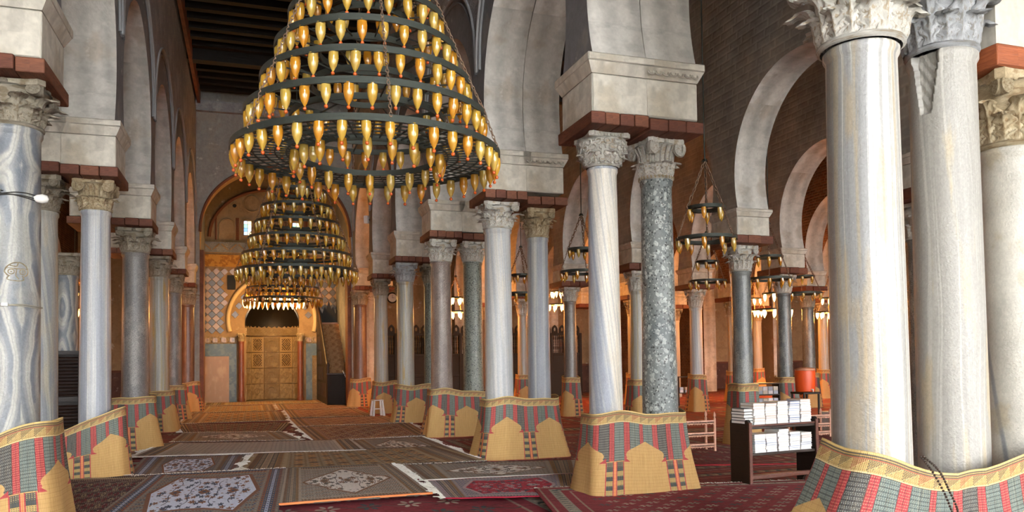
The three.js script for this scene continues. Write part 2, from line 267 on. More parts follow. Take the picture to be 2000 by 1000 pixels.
function arcade(name, x0, x1, A, ks, face, soffit) {
  const w = struct(name, null, null), s = new THREE.Shape(), end = A.end ?? QIBLA, near = A.near ?? FRONT + 0.5;
  s.moveTo(FRONT, 0); s.lineTo(near, 0); s.lineTo(near, A.spring);
  const piers = ks.map(Dk); let prev = near;
  for (const d of piers) {
    const a = d - A.ph, mid = (prev + a) / 2, half = (a - prev) / 2;
    for (const [q, y] of archLine({ ...A, R: A.R * half / ((BAY - 2 * A.ph) / 2), R0: half }, mid)) s.lineTo(q, y);
    prev = d + A.ph; s.lineTo(prev, A.spring);
  }
  const last = piers[piers.length - 1] + BAY - A.ph;
  if (A.lastArch !== false) { const mid = (prev + last) / 2, half = (last - prev) / 2; for (const [q, y] of archLine({ ...A, R0: half }, mid)) s.lineTo(q, y); s.lineTo(last, 0); }
  else { s.lineTo(piers[piers.length - 1] + 1.05, A.spring); s.lineTo(piers[piers.length - 1] + 1.05, 0); }
  s.lineTo(end, 0); s.lineTo(end, A.top); s.lineTo(FRONT, A.top); s.closePath();
  const g = new THREE.ExtrudeGeometry(s, { depth: x1 - x0, bevelEnabled: false });
  g.rotateY(Math.PI / 2); g.translate(x0, 0, 0);
  part('arch_wall', g, [face, soffit], w);
  const sh = cyl(0.2, 0.17, A.spring, 16); for (const k of ks) if (k < 0) part('plain_shaft', sh, M.plaster, w, (x0 + x1) / 2, A.spring / 2, -Dk(k));   // behind the camera
  return w;
}
function imposts(w, x0, x1, A, ks, o = {}) {                                        // plaster block, cornice and boards over each column
  const xm = (x0 + x1) / 2, wd = x1 - x0 + 0.03, dd = A.ph * 2;
  const block = rbox(wd, A.spring - A.c - A.w1, dd, 0.02), lip = A.lip ?? 0.1;
  const corn = mg([frustum(wd, dd, wd + 2 * lip, dd + 2 * lip, A.c * 0.55), at(rbox(wd + 2 * lip + 0.02, A.c * 0.45, dd + 2 * lip + 0.02, 0.015), 0, A.c * 0.775, 0)]);
  for (const k of ks) {
    const d = Dk(k), dy = o.dy?.[k] ?? 0;
    part('impost_block', block, M.plaster, w, xm, (A.spring - A.c + A.w1) / 2, -d);
    const c = part('cornice_moulding', corn, M.plaster, w, xm, A.spring - A.c, -d);
    if (o.braid && k <= 2) { const knots = []; for (let i = 0; i < 7; i++) knots.push(at(new THREE.TorusGeometry(0.034, 0.011, 5, 10), -wd / 2 + 0.05 + i * (wd - 0.1) / 6, A.c * 0.3, dd / 2 + lip * 0.72, -0.5)); part('carved_braid', mg(knots), M.plaster, c); }
    const n = o.boards ?? 3, px0 = x0 - (o.l ?? 0.14), px1 = x1 + (o.r ?? 0.14), bw = (px1 - px0) / n, hd = A.ph + 0.05;
    for (let i = 0; i < n; i++) {
      const b = part('wooden_plank', i === 0 && o.l > 0.2 ? plankEnd(bw, A.w1 - A.w0, hd) : plankG(bw, A.w1 - A.w0, hd), rnd() > 0.5 ? o.wood ?? M.plank : o.wood ?? M.plank2, w, px0 + bw * (i + 0.5), (A.w0 + A.w1) / 2 + dy + rr(-0.006, 0.006), -d + rr(-0.012, 0.012));
      b.rotation.z = rr(-0.012, 0.012) * (k < 3 ? 1 : 0.5);
    }
  }
}
const plankCache = {};
const plankG = (w, h, hd) => plankCache[[w, h, hd].map((x) => x.toFixed(3))] ??= at(rbox(hd * 2, h, w - 0.006, 0.012), 0, 0, 0, 0, Math.PI / 2);
function plankEnd(w, h, hd) {                                                       // outer board whose lower edge is cut back
  return plankCache['e' + [w, h, hd].map((x) => x.toFixed(3))] ??= frustum(w * 0.72, hd * 2 - 0.2, w, hd * 2, h).translate(0, -h / 2, 0);
}
const NAVE = { spring: 4.74, hc: 5.5, R: 1.66, R0: 1.5, rise: 1.8, ph: 0.42, top: NAVE_TOP + 0.3, c: 0.2, w0: 3.99, w1: 4.12, lip: 0.055, lastArch: false };
const NAVE2 = { ...NAVE, rise: 1.77, R: 1.645 };
const AISLE = { spring: 4.06, hc: 4.62, R: 1.62, R0: 1.54, rise: 1.58, ph: 0.4, top: AISLE_TOP + 0.2, c: 0.13, w0: 3.46, w1: 3.6, lip: 0.035 };
const K6 = [0, 1, 2, 3, 4, 5, 6], KA = [-3, -2, -1, ...K6];
const wNR = arcade('wall_nave_right', 3.43, 4.06, NAVE, KA, M.navewall, M.soffit);
imposts(wNR, 3.43, 4.06, NAVE, K6, { l: 0.05, r: 0, boards: 4 });
const wNR2 = arcade('wall_nave_right', 4.062, 4.67, NAVE2, KA, M.ashlar, M.soffit);
imposts(wNR2, 4.062, 4.67, NAVE2, K6, { l: 0, r: 0.06, boards: 3, braid: true, dy: { 1: -0.02, 2: -0.06, 3: -0.02 } });
const wNL = arcade('wall_nave_left', -2.31, -1.68, NAVE, KA, M.navewall, M.soffit);
imposts(wNL, -2.31, -1.68, NAVE, K6, { l: 0, r: 0.05, boards: 3 });
const wNL2 = arcade('wall_nave_left', -2.95, -2.312, NAVE2, KA, M.ashlar, M.soffit);
imposts(wNL2, -2.95, -2.312, NAVE2, K6, { l: 0.05, r: 0, boards: 3, dy: { 2: 0.03, 1: 0.02 } });
const XA = { 2: 8.18, 3: 12.05, 4: 15.9, 5: 19.7, 6: 23.4 };
for (const [a, face] of [[2, M.ashlar], [3, M.ashlar], [4, M.brick], [5, M.brick], [6, M.hallwall]]) {
  const w = arcade('wall_aisle_right', XA[a] - 0.31, XA[a] + 0.31, AISLE, KA, face, M.soffit);
  if (a < 6) imposts(w, XA[a] - 0.31, XA[a] + 0.31, AISLE, K6.filter((k) => k >= (a === 2 ? 1 : 2)), { l: 0.1, r: 0.06, boards: 3 });
}
for (const x of [-6.5, -10.3]) { const w = arcade('wall_aisle_left', x - 0.31, x + 0.31, AISLE, KA, M.brick, M.soffit); imposts(w, x - 0.31, x + 0.31, AISLE, [2, 3, 4, 5, 6], { boards: 3 }); }
// low pier beside the first pair on the right
{ const w = struct('wall_pier_right', null, null); part('pier', bx(4.68, 5.72, 3.57, AISLE_TOP, 3.86, 4.42), M.plaster, w);
  for (let i = 0; i < 3; i++) part('wooden_plank', rbox(0.365, 0.15, 0.62, 0.012), M.plankOrange, w, 4.65 + 0.37 * (i + 0.5), 3.49, -4.14); }

// stucco of the nave wall: paired mouldings over each arch, carved ground above them
function stucco(w, x, sgn) {
  const up = new THREE.Shape(), y0 = 6.05; up.moveTo(Dk(0), 9.95);
  const arc = (m, hw, h, t) => [m + hw * Math.cos(t), y0 + h * Math.pow(Math.sin(t), 0.85)];
  for (const k of K6.slice(0, 6)) {
    const m = Dk(k) + BAY / 2; for (let i = 0; i <= 16; i++) { const [d, y] = arc(m, -1.93, 1.9, i / 16 * Math.PI); up.lineTo(d, y + 0.02); }
    for (const [hw, h, r, mm] of [[1.93, 1.9, 0.04, M.moulding], [1.8, 1.78, 0.022, M.navewall]]) {
      const p = []; for (let i = 0; i <= 24; i++) { const [d, y] = arc(m, -hw, h, i / 24 * Math.PI); p.push(V(x + sgn * 0.02, y, d)); }
      part('arch_moulding', tube(p, r, 48, 6), mm, w);
    }
  }
  up.lineTo(Dk(6), 9.95); up.closePath();
  const g = new THREE.ExtrudeGeometry(up, { depth: 0.03, bevelEnabled: false }); g.rotateY(Math.PI / 2); g.translate(x + (sgn > 0 ? 0 : -0.03), 0, 0);
  part('carved_stucco', g, M.stucco, w);
}
stucco(wNR, 3.43, -1); stucco(wNL, -1.68, 1);

// ------------------------------------------------------------------ the arch before the mihrab and the qibla wall
{
  const w = struct('wall_dome_arch', null, null), s = new THREE.Shape(), xc = 0.9;
  s.moveTo(-1.72, 0); s.lineTo(-1.56, 0); s.lineTo(-1.56, 5.35);
  const hw = 2.46, hc = 5.9, rise = 2.3; const pts = [];
  for (let i = 0; i <= 30; i++) { const t = i / 30 * Math.PI; pts.push([xc - hw * Math.cos(t), hc + rise * Math.pow(Math.sin(t), 0.92)]); }
  for (const [x, y] of pts) s.lineTo(x, y);
  s.lineTo(3.37, 5.35); s.lineTo(3.37, 0); s.lineTo(3.46, 0); s.lineTo(3.46, NAVE_TOP); s.lineTo(-1.72, NAVE_TOP); s.closePath();
  const g = new THREE.ExtrudeGeometry(s, { depth: 0.8, bevelEnabled: false }); g.translate(0, 0, -28.6);
  part('arch_wall', g, [M.greywall, M.hallwall], w);
  part('arch_moulding', tube(pts.map(([x, y]) => V(lerp(xc, x, 0.995), y, 27.8)), 0.05, 60, 6), M.plank2, w);
  part('cornice', bx(-1.7, 3.44, 9.9, 10.25, 27.62, 27.8), M.moulding, w);
  for (const x of [-1.56, 3.24]) part('pilaster', bx(x, x + 0.12, 0, 5.3, 27.84, 28.55), M.plank2, w);
}
const Q = struct('wall_qibla', null, null);
{
  const q0 = QIBLA, NX = 0.88;                                                      // mihrab axis
  // plain wall with the opening of the niche
  const s = new THREE.Shape(); s.moveTo(WEST, 0); s.lineTo(NX - 1.02, 0); s.lineTo(NX - 1.02, 2.75);
  for (let i = 0; i <= 20; i++) { const t = i / 20 * Math.PI; s.lineTo(NX - 1.1 * Math.cos(t), 3.1 + 1.15 * Math.sin(t)); }
  s.lineTo(NX + 1.02, 2.75); s.lineTo(NX + 1.02, 0); s.lineTo(EAST, 0); s.lineTo(EAST, NAVE_TOP); s.lineTo(WEST, NAVE_TOP); s.closePath();
  const g = new THREE.ExtrudeGeometry(s, { depth: 0.5, bevelEnabled: false, curveSegments: 4 }); g.translate(0, 0, -q0 - 0.5);
  part('wall_face', g, M.hallwall, Q);
  // niche: a half round of carved marble panels under a dark wooden half dome
  const pan = mat({ map: scaled(tex(256, 256, (u, v) => mul3(mix3([186, 164, 126], [160, 138, 104], smooth(0.4, 0.62, N(1, u, v))), 0.9 + 0.2 * N(3, u, v))), 1), bumpMap: tex(256, 256, (u, v) => [255 * smooth(-0.1, 0.3, Math.sin(u * 50.3 + 3 * Math.sin(v * 37.7)) * Math.sin(v * 43.9))], false), bumpScale: 0.012, roughness: 0.45 });
  const pan2 = mat({ map: scaled(tex(256, 256, (u, v) => mul3(mix3([178, 156, 118], [152, 130, 96], smooth(0.4, 0.62, N(0, u, v))), 0.9 + 0.2 * N(3, u, v))), 1), bumpMap: pan.bumpMap, bumpScale: 0.016, roughness: 0.5 });
  const pan3 = mat({ map: tex(128, 128, (u, v) => { const x = Math.abs(u - 0.5), y = Math.abs(v - 0.5), k = Math.cos(x * 38) * Math.cos(y * 38) - 0.3 * Math.cos((x + y) * 30); return x > 0.36 || y > 0.4 ? [176, 152, 112] : k > 0.05 ? [64, 50, 34] : [170, 144, 104]; }), roughness: 0.5 });
  const ring = (r0, r1, y0, y1, a0, a1, n = 5) => { const sh = new THREE.Shape(); for (let i = 0; i <= n; i++) { const a = lerp(a0, a1, i / n); sh[i ? 'lineTo' : 'moveTo'](r1 * Math.cos(a), r1 * Math.sin(a)); } for (let i = n; i >= 0; i--) { const a = lerp(a0, a1, i / n); sh.lineTo(r0 * Math.cos(a), r0 * Math.sin(a)); } const e = new THREE.ExtrudeGeometry(sh, { depth: y1 - y0, bevelEnabled: false, curveSegments: 1 }); e.rotateX(-Math.PI / 2); e.translate(0, y0, 0); return e; };
  part('niche_back', ring(1.06, 1.3, 0, 4.4, 0, Math.PI, 16), M.hallwall, Q, NX, 0, -q0 - 0.1);
  for (let c = 0; c < 5; c++) for (let r = 0; r < 4; r++) {
    const a0 = Math.PI * c / 5 + 0.022, a1 = Math.PI * (c + 1) / 5 - 0.022, y0 = 0.05 + r * 0.65, p = part('marble_panel', ring(1.0, 1.06, y0, y0 + 0.615, a0, a1, 4), (c === 1 || c === 3) && r > 1 ? pan3 : c === 2 ? pan2 : pan, Q, NX, 0, -q0 - 0.1);
    { const pp = p.geometry.attributes.position, uu = p.geometry.attributes.uv; for (let i = 0; i < pp.count; i++) uu.setXY(i, (Math.atan2(-pp.getZ(i), pp.getX(i)) - a0) / (a1 - a0), (pp.getY(i) - y0) / 0.625); }
    const am = (a0 + a1) / 2, arch = new THREE.TorusGeometry(c === 2 ? 0.15 : 0.12, 0.018, 5, 14, c === 2 ? Math.PI * 1.3 : Math.PI * 2); if (c === 2) arch.rotateZ(-Math.PI * 0.15);
    part('carved_relief', at(arch, 0.995 * Math.cos(am), y0 + 0.33, -0.995 * Math.sin(am), 0, am + Math.PI / 2, 0), pan, p);
  }
  const dome = new THREE.SphereGeometry(1.06, 24, 10, 0, Math.PI, 0, Math.PI / 2); dome.scale(1, 1.1, 1); dome.rotateY(Math.PI);
  part('niche_half_dome', mg([dome]), mat({ color: 0x171310, roughness: 0.5, side: THREE.DoubleSide }), Q, NX, 3.02, -q0 - 0.1);
  part('carved_band', ring(0.985, 1.06, 2.68, 2.98, 0, Math.PI, 16), pan2, Q, NX, 0, -q0 - 0.1);
  // horseshoe moulding round the niche
  const hp = []; for (let i = 0; i <= 30; i++) { const a = -0.28 + i / 30 * (Math.PI + 0.56); hp.push(V(NX - 1.7 * Math.cos(a), 3.3 + 1.75 * Math.sin(a), q0 - 0.02)); }
  part('arch_moulding', tube(hp, 0.09, 50, 8), mat({ color: 0xd2b98c, roughness: 0.6 }), Q);
  // lustre tiles set on their points
  const lt = [0, 1, 2].map((i) => mat({ map: tex(64, 64, (u, v) => { const r = Math.hypot(u - 0.5, v - 0.5), k = Math.sin(r * 38 + i) * Math.cos(Math.atan2(v - 0.5, u - 0.5) * (4 + i)); return i === 0 ? mix3([84, 74, 54], [122, 106, 74], smooth(0, 0.5, k)) : i === 1 ? mix3([172, 140, 92], [132, 100, 60], smooth(0, 0.5, k)) : mix3([74, 68, 56], [108, 96, 70], smooth(0, 0.5, k)); }), roughness: 0.22 }));
  const tg = rbox(0.215, 0.215, 0.03, 0.008); { const uv = tg.attributes.uv; for (let i = 0; i < uv.count; i++) uv.setXY(i, uv.getX(i) / 0.215 + 0.5, uv.getY(i) / 0.215 + 0.5); }
  tg.rotateZ(Math.PI / 4); let made = 0;
  for (let r = 0; r < 17; r++) for (let c = 0; c < 21; c++) {
    const y = 2.87 + r * 0.157, x = -2.05 + c * 0.314 + (r % 2) * 0.157, q = Math.hypot((x - NX) / 1.92, (y - 3.3) / 1.95);
    if (x > 3.95 || x < -2.1 || q < 1 || (Math.abs(x - NX) < 1.45 && y < 3.4) || (x > -1.0 && x < -0.4 && y > 4.4 && y < 5.2) || y > 5.3 || made > 290) continue;
    made++; part('tile', tg, r % 2 ? lt[1] : lt[rnd() > 0.5 ? 0 : 2], Q, x, y, -q0 + 0.012);
  }
  // spandrels inside the moulding keep a few tiles too
  for (const [x, y] of [[-0.55, 3.5], [-0.4, 3.85], [2.3, 3.5], [2.16, 3.85], [-0.2, 4.2], [1.96, 4.2]]) part('tile', tg, lt[0], Q, x, y, -q0 + 0.012);
  // marble dado left and right of the niche
  const gm = mat({ map: scaled(tex(256, 256, (u, v) => mix3([74, 88, 84], [104, 112, 100], smooth(0.4, 0.65, N(1, u, v)))), 1), roughness: 0.3 });
  const al = mat({ map: scaled(tex(256, 256, (u, v) => mix3([190, 154, 110], [172, 132, 90], smooth(0.35, 0.65, N(0, u * 2, v)))), 0.7), roughness: 0.35 });
  for (const sx of [0, 1]) {
    const X0 = sx ? 2.2 : -2.06, X1 = sx ? 3.9 : -0.5, b = q0 - 0.03;
    part('marble_frame', mg([bx(X0, X0 + 0.24, 0, 2.33, b, q0), bx(X1 - 0.28, X1, 0, 2.33, b, q0), bx(X0 + 0.24, X1 - 0.28, 1.84, 2.33, b, q0)]), gm, Q);
    part('marble_frame', bx(X0 - 0.08, X1 + 0.02, 2.34, 2.62, q0 - 0.04, q0), pan2, Q);
    for (let i = 0; i < 5; i++) part('tile', rbox(0.2, 0.2, 0.03, 0.008), lt[1], Q, X0 + 0.12 + i * 0.32, 2.48, -q0 + 0.05);
    if (!sx) part('alabaster_slab', bx(-1.82, -0.78, 0, 1.83, b + 0.005, q0), al, Q); else for (let i = 0; i < 3; i++) part('marble_panel', bx(2.45 + i * 0.4, 2.83 + i * 0.4, 0.02, 1.82, b, q0), i % 2 ? gm : pan2, Q);
  }
  // frieze, carved lunette and windows above
  const fr = mat({ map: scaled(tex(256, 128, (u, v) => mul3(mix3([206, 150, 60], [170, 112, 40], smooth(0.45, 0.6, N(4, u, v))), 0.95)), 0.6), roughness: 0.7 });
  part('frieze', bx(-2.1, 3.9, 5.42, 5.9, q0 - 0.05, q0), fr, Q);
  part('carved_band', bx(-2.1, 3.9, 6.0, 6.4, q0 - 0.12, q0), M.stucco, Q);
  const zig = []; for (let i = 0; i < 18; i++) zig.push(at(new THREE.BoxGeometry(0.05, 0.34, 0.04), -1.9 + i * 0.32, 6.2, -q0 + 0.13, 0, 0, i % 2 ? 0.8 : -0.8)); part('carved_zigzag', mg(zig), M.hallwall, Q);
  const lun = []; for (let i = 0; i <= 24; i++) { const t = i / 24 * Math.PI; lun.push(V(NX - 2.4 * Math.cos(t), 6.6 + 2.0 * Math.sin(t), q0 - 0.03)); } part('arch_moulding', tube(lun, 0.07, 40, 6), M.plank2, Q);
  for (const [x, h, open] of [[-0.85, 0.9, 0], [-0.07, 0.9, 1], [0.88, 1.1, 0], [1.83, 0.9, 2], [2.6, 0.9, 0]]) {
    const fp = [[-0.3, 0], [-0.3, h * 0.6]]; for (let i = 0; i <= 10; i++) { const t = i / 10 * Math.PI; fp.push([-0.3 * Math.cos(t), h * 0.6 + 0.3 * Math.sin(t)]); } fp.push([0.3, 0]);
    part('blind_niche', tube(fp.map(([a, b]) => V(a, b, 0)), 0.035, 40, 5), M.hallwall, Q, x, 6.5, -q0 + 0.02);
    for (const sx of [-1, 1]) part('colonnette', cyl(0.035, 0.035, h, 8), M.plank2, Q, x + sx * 0.42, 6.5 + h / 2, -q0 + 0.03);
  }
  for (const [x, y, r] of [[-0.57, 7.9, 0.1], [0.1, 8.0, 0.32], [0.9, 8.05, 0.2], [1.7, 8.0, 0.32], [2.3, 7.9, 0.1]]) { part('carved_roundel', at(new THREE.TorusGeometry(r, 0.03, 6, 24), 0, 0, 0), M.hallwall, Q, x, y, -q0 + 0.02); if (r < 0.15) part('oculus', new THREE.CylinderGeometry(r * 0.9, r * 0.9, 0.03, 16).rotateX(Math.PI / 2), M.black, Q, x, y, -q0 + 0.01); }
  part('grille', mg([bx(-0.84, -0.53, 4.5, 5.08, q0 - 0.035, q0)]), M.black, Q);
  // aisles: dark painted dado with a rail and plain doors
  for (const [a, b] of [[4.4, 6.9], [8.5, 12.4], [13.6, 16.2], [17.4, EAST], [WEST, -2.6]]) { part('wainscot', bx(a, b, 0, 1.25, q0 - 0.04, q0), M.wainscot, Q); part('dado_rail', bx(a, b, 1.25, 1.33, q0 - 0.06, q0), M.plank, Q); }
}
// small coloured window over the niche
for (const [n, x] of [[1, -0.07], [2, 1.83]]) {
  const w = struct('window_' + n, null, null);
  part('window_frame', mg([bx(x - 0.19, x - 0.15, 6.68, 7.34, QIBLA - 0.06, QIBLA), bx(x + 0.15, x + 0.19, 6.68, 7.34, QIBLA - 0.06, QIBLA), bx(x - 0.19, x + 0.19, 7.3, 7.36, QIBLA - 0.06, QIBLA), bx(x - 0.19, x + 0.19, 6.66, 6.72, QIBLA - 0.06, QIBLA)]), M.hallwall, w);
  for (let i = 0; i < 2; i++) for (let j = 0; j < 4; j++) { const c = [0xbfe0ff, 0xd8f0d0, 0x7fb2ff, 0xfff2c0, 0x9fe0c8, 0xe8f4ff][(i * 3 + j * 2) % 6]; part('window_pane', rbox(0.13, 0.13, 0.02, 0.006), mat({ color: c, emissive: c, emissiveIntensity: 1.6, roughness: 0.2 }), w, x - 0.075 + i * 0.15, 6.79 + j * 0.145, -QIBLA + 0.03); }
}
// doors of the far aisles
[[13, 2.45], [16.8, 2.4], [7.7, 2.4]].forEach(([x, h], i) => {
  const d = struct('door_' + (i + 1), null, null);
  part('door_frame', mg([bx(x - 0.7, x - 0.58, 0, h, QIBLA - 0.12, QIBLA), bx(x + 0.58, x + 0.7, 0, h, QIBLA - 0.12, QIBLA), bx(x - 0.7, x + 0.7, h, h + 0.14, QIBLA - 0.12, QIBLA)]), M.dark, d);
  for (const s of [-1, 1]) { const l = part('door_leaf', bx(x + (s < 0 ? -0.575 : 0.01), x + (s < 0 ? -0.01 : 0.575), 0.02, h - 0.02, QIBLA - 0.07, QIBLA - 0.01), M.redbrown, d); for (const y of [0.5, 1.2, 1.85]) part('door_panel', rbox(0.38, 0.5, 0.03, 0.012), M.dark2, l, x + s * 0.29, y, -QIBLA + 0.075); }
});
// ------------------------------------------------------------------ columns
// Capitals are modelled for a neck of 0.2 m and a height of 0.42 m and scaled to each shaft.
function leafGeo(h, w, nu, nv, curl, thick, base, flare) {
  const p = [], uv = [], idx = [];
  for (const side of thick ? [0, 1] : [0]) for (let j = 0; j <= nv; j++) for (let i = 0; i <= nu; i++) {
    const v = j / nv, s = i / nu * 2 - 1, a = Math.max(0, v - 0.55) / 0.45, ang = a * curl;
    const up = h * (v < 0.55 ? v : 0.55 + 0.45 * Math.sin(ang) / curl), out = 0.012 + flare * v * v + h * (v < 0.55 ? 0 : 0.45 * (1 - Math.cos(ang)) / curl) ;
    const lobes = 1 - 0.4 * Math.pow(Math.abs(Math.sin(v * Math.PI * 3.6 + 0.4)), 3), wid = w * (0.8 + 0.35 * Math.sin(Math.min(1, v * 1.1) * Math.PI)) * lobes * (v > 0.8 ? 1 - 0.38 * ((v - 0.8) / 0.2) ** 2 : 1);
    const groove = (0.006 * Math.cos((v * 5.2 - Math.abs(s) * 1.3) * 6.283) * Math.min(1, Math.abs(s) * 3) + 0.012 * (1 - s * s) + 0.012 * Math.exp(-((s * 6) ** 2))) * Math.min(1, v * 4 + 0.2), bow = -wid * wid * s * s * 2.2, z = out + groove + bow - side * thick;
    p.push(s * wid, up, base + z); uv.push(s * 0.3 + 0.5, v * 0.6);
  }
  const n = (nu + 1) * (nv + 1), q = (o, f) => { for (let j = 0; j < nv; j++) for (let i = 0; i < nu; i++) { const a = o + j * (nu + 1) + i, b = a + 1, c = a + nu + 1, d = c + 1; f ? idx.push(a, b, d, a, d, c) : idx.push(a, d, b, a, c, d); } };
  q(0, true);
  if (thick) { q(n, false); for (let j = 0; j < nv; j++) for (const i of [0, nu]) { const a = j * (nu + 1) + i, b = a + nu + 1; i ? idx.push(a, a + n, b, b, a + n, b + n) : idx.push(a, b, a + n, b, b + n, a + n); } for (let i = 0; i < nu; i++) { const a = nv * (nu + 1) + i, b = a + 1; idx.push(a, b, a + n, b, b + n, a + n); } }
  const g = new THREE.BufferGeometry(); g.setAttribute('position', new THREE.Float32BufferAttribute(p, 3)); g.setAttribute('uv', new THREE.Float32BufferAttribute(uv, 2)); g.setIndex(idx); g.computeVertexNormals(); return g;
}
function voluteGeo(seg = 34, r = 0.014) { const p = []; for (let i = 0; i <= seg; i++) { const t = i / seg * Math.PI * 4.2, q = 0.06 * Math.exp(-t * 0.13); p.push(new THREE.Vector3(q * Math.cos(-t + 1.6), q * Math.sin(-t + 1.6), -0.01 + 0.02 * i / seg)); } const g = mg([tube(p, r, seg, 5), at(cyl(0.052, 0.052, 0.05, 14), 0, 0, 0, Math.PI / 2)]); return g; }
function abacusGeo(a, h) {                                                          // slab with hollowed sides and cut corners
  const s = new THREE.Shape(), c = a * 0.86, n = 6;
  for (let k = 0; k < 4; k++) for (let i = 0; i <= n; i++) { const t = lerp(-c, c, i / n), q = a - 0.16 * a * (1 - (t / c) ** 2), an = k * Math.PI / 2, x = t * Math.cos(an) - -q * Math.sin(an) * 1, y = t * Math.sin(an) + -q * Math.cos(an); s[k || i ? 'lineTo' : 'moveTo'](x, y); }
  s.closePath(); const g = new THREE.ExtrudeGeometry(s, { depth: h, bevelEnabled: true, bevelThickness: 0.008, bevelSize: 0.008, bevelSegments: 1, curveSegments: 1 }); g.rotateX(-Math.PI / 2); return g;
}
const bellG = lathe([[0.2, 0], [0.218, 0.01], [0.218, 0.028], [0.2, 0.035], [0.197, 0.14], [0.205, 0.24], [0.232, 0.32], [0.265, 0.37], [0.15, 0.372]], 28);
const basketG = lathe([[0.19, 0], [0.2, 0.012], [0.205, 0.03], [0.235, 0.1], [0.268, 0.2], [0.285, 0.29], [0.28, 0.36], [0.1, 0.362]], 28);
const leafLow = leafGeo(0.205, 0.07, 16, 26, 2.7, 0.03, 0.199, 0.035), leafHigh = leafGeo(0.33, 0.066, 16, 32, 2.5, 0.03, 0.197, 0.055), voluteG = voluteGeo(), abacusG = abacusGeo(0.265, 0.048);
const capFar = (() => {
  const l1 = leafGeo(0.2, 0.064, 6, 9, 2.7, 0, 0.2, 0.04), l2 = leafGeo(0.32, 0.06, 6, 10, 2.5, 0, 0.2, 0.06), v = mg([at(new THREE.TorusGeometry(0.036, 0.018, 5, 10), 0, 0, 0), at(cyl(0.02, 0.02, 0.04, 8), 0, 0, 0, Math.PI / 2)]), list = [lathe([[0.2, 0], [0.216, 0.014], [0.2, 0.034], [0.198, 0.16], [0.226, 0.3], [0.26, 0.37], [0.1, 0.372]], 16), at(abacusG, 0, 0.368, 0)];
  for (let i = 0; i < 8; i++) { list.push(at(l1, 0, 0.03, 0, 0, i * Math.PI / 4), at(l2, 0, 0.03, 0, 0, (i + 0.5) * Math.PI / 4)); }
  for (let i = 0; i < 4; i++) { const a = Math.PI / 4 + i * Math.PI / 2; for (const s of [-0.5, 0.5]) list.push(at(v, 0.3 * Math.sin(a), 0.335, 0.3 * Math.cos(a), 0, a + s * 1.9)); }
  return mg(list);
})();
function capitalNear(kind, m, parent, sx, sy, y) {
  const bowl = kind === 'basket', b = part('capital', bowl ? basketG : bellG, m, parent, 0, y, 0); b.scale.set(sx, sy, sx);
  part('abacus', bowl ? abacusGeo(0.25, 0.05) : abacusG, m, b, 0, 0.368, 0);
  if (bowl) {                                                                        // bowl covered with interlaced stems
    for (let r = 0; r < 4; r++) { const list = [], y0 = 0.07 + r * 0.075, rad = [0.222, 0.256, 0.28, 0.286][r]; for (let i = 0; i < 16; i++) list.push(at(new THREE.TorusGeometry(0.034, 0.013, 5, 10, Math.PI * 1.6), rad * Math.sin((i + r / 2) * Math.PI / 8), y0, rad * Math.cos((i + r / 2) * Math.PI / 8), 0, (i + r / 2) * Math.PI / 8, i * 1.3)); part('carved_vine', mg(list), m, b); }
    const bead = []; for (let i = 0; i < 40; i++) { const q = i % 10, s = Math.floor(i / 10), t = -0.2 + q * 0.044, a = s * Math.PI / 2, e = 0.252 - 0.03 * (1 - (t / 0.21) ** 2); bead.push(at(new THREE.BoxGeometry(0.022, 0.036, 0.022), t * Math.cos(a) + e * Math.sin(a), 0.392, -t * Math.sin(a) + e * Math.cos(a), 0, a)); } part('beading', mg(bead), m, b);
    for (let i = 0; i < 8; i++) part('acanthus_leaf', leafLow, m, b, 0, 0.02, 0).rotation.y = i * Math.PI / 4;
    return;
  }
  const rows = kind === 'fluted' ? [[leafLow, 0, 0.03, 10]] : [[leafLow, 0, 0.03, 8], [leafHigh, 0.5, 0.03, 8]];
  for (const [g, o, yy, n] of rows) for (let i = 0; i < n; i++) { const l = part('acanthus_leaf', g, m, b, 0, yy, 0); l.rotation.y = (i + o) * 2 * Math.PI / n; const k = rr(0.94, 1.05); l.scale.set(k, rr(0.94, 1.04), k); }
  if (kind === 'fluted') {                                                           // tall reeds, then a carved collar
    const reed = []; for (let i = 0; i < 20; i++) { const a = i * Math.PI / 10; reed.push(tube([new THREE.Vector3(0.205 * Math.sin(a), 0.16, 0.205 * Math.cos(a)), new THREE.Vector3(0.222 * Math.sin(a), 0.27, 0.222 * Math.cos(a)), new THREE.Vector3(0.27 * Math.sin(a), 0.345, 0.27 * Math.cos(a))], 0.017, 6, 5)); } part('reeding', mg(reed), m, b);
    const eggs = []; for (let i = 0; i < 28; i++) { const a = i * Math.PI / 14; eggs.push(at(new THREE.BoxGeometry(0.018, 0.03, 0.02), 0.215 * Math.sin(a), 0.02, 0.215 * Math.cos(a), 0, a, 0.5)); } part('beading', mg(eggs), CAP.tan, b);
  }
  const big = kind === 'fluted' ? 1.5 : 1;
  for (let i = 0; i < 4; i++) { const a = Math.PI / 4 + i * Math.PI / 2; for (const s of [-1, 1]) { const v = part('volute', voluteG, m, b, 0.305 * Math.sin(a + s * 0.07), 0.33 - 0.02 * (big - 1), 0.305 * Math.cos(a + s * 0.07)); v.rotation.y = a + s * 0.95; v.scale.set(s * big, big, 1); } }
  for (let i = 0; i < 4; i++) part('fleuron', at(new THREE.SphereGeometry(0.034, 8, 6), 0, 0, 0), m, b, 0.228 * Math.sin(i * Math.PI / 2), 0.39, 0.228 * Math.cos(i * Math.PI / 2));
}
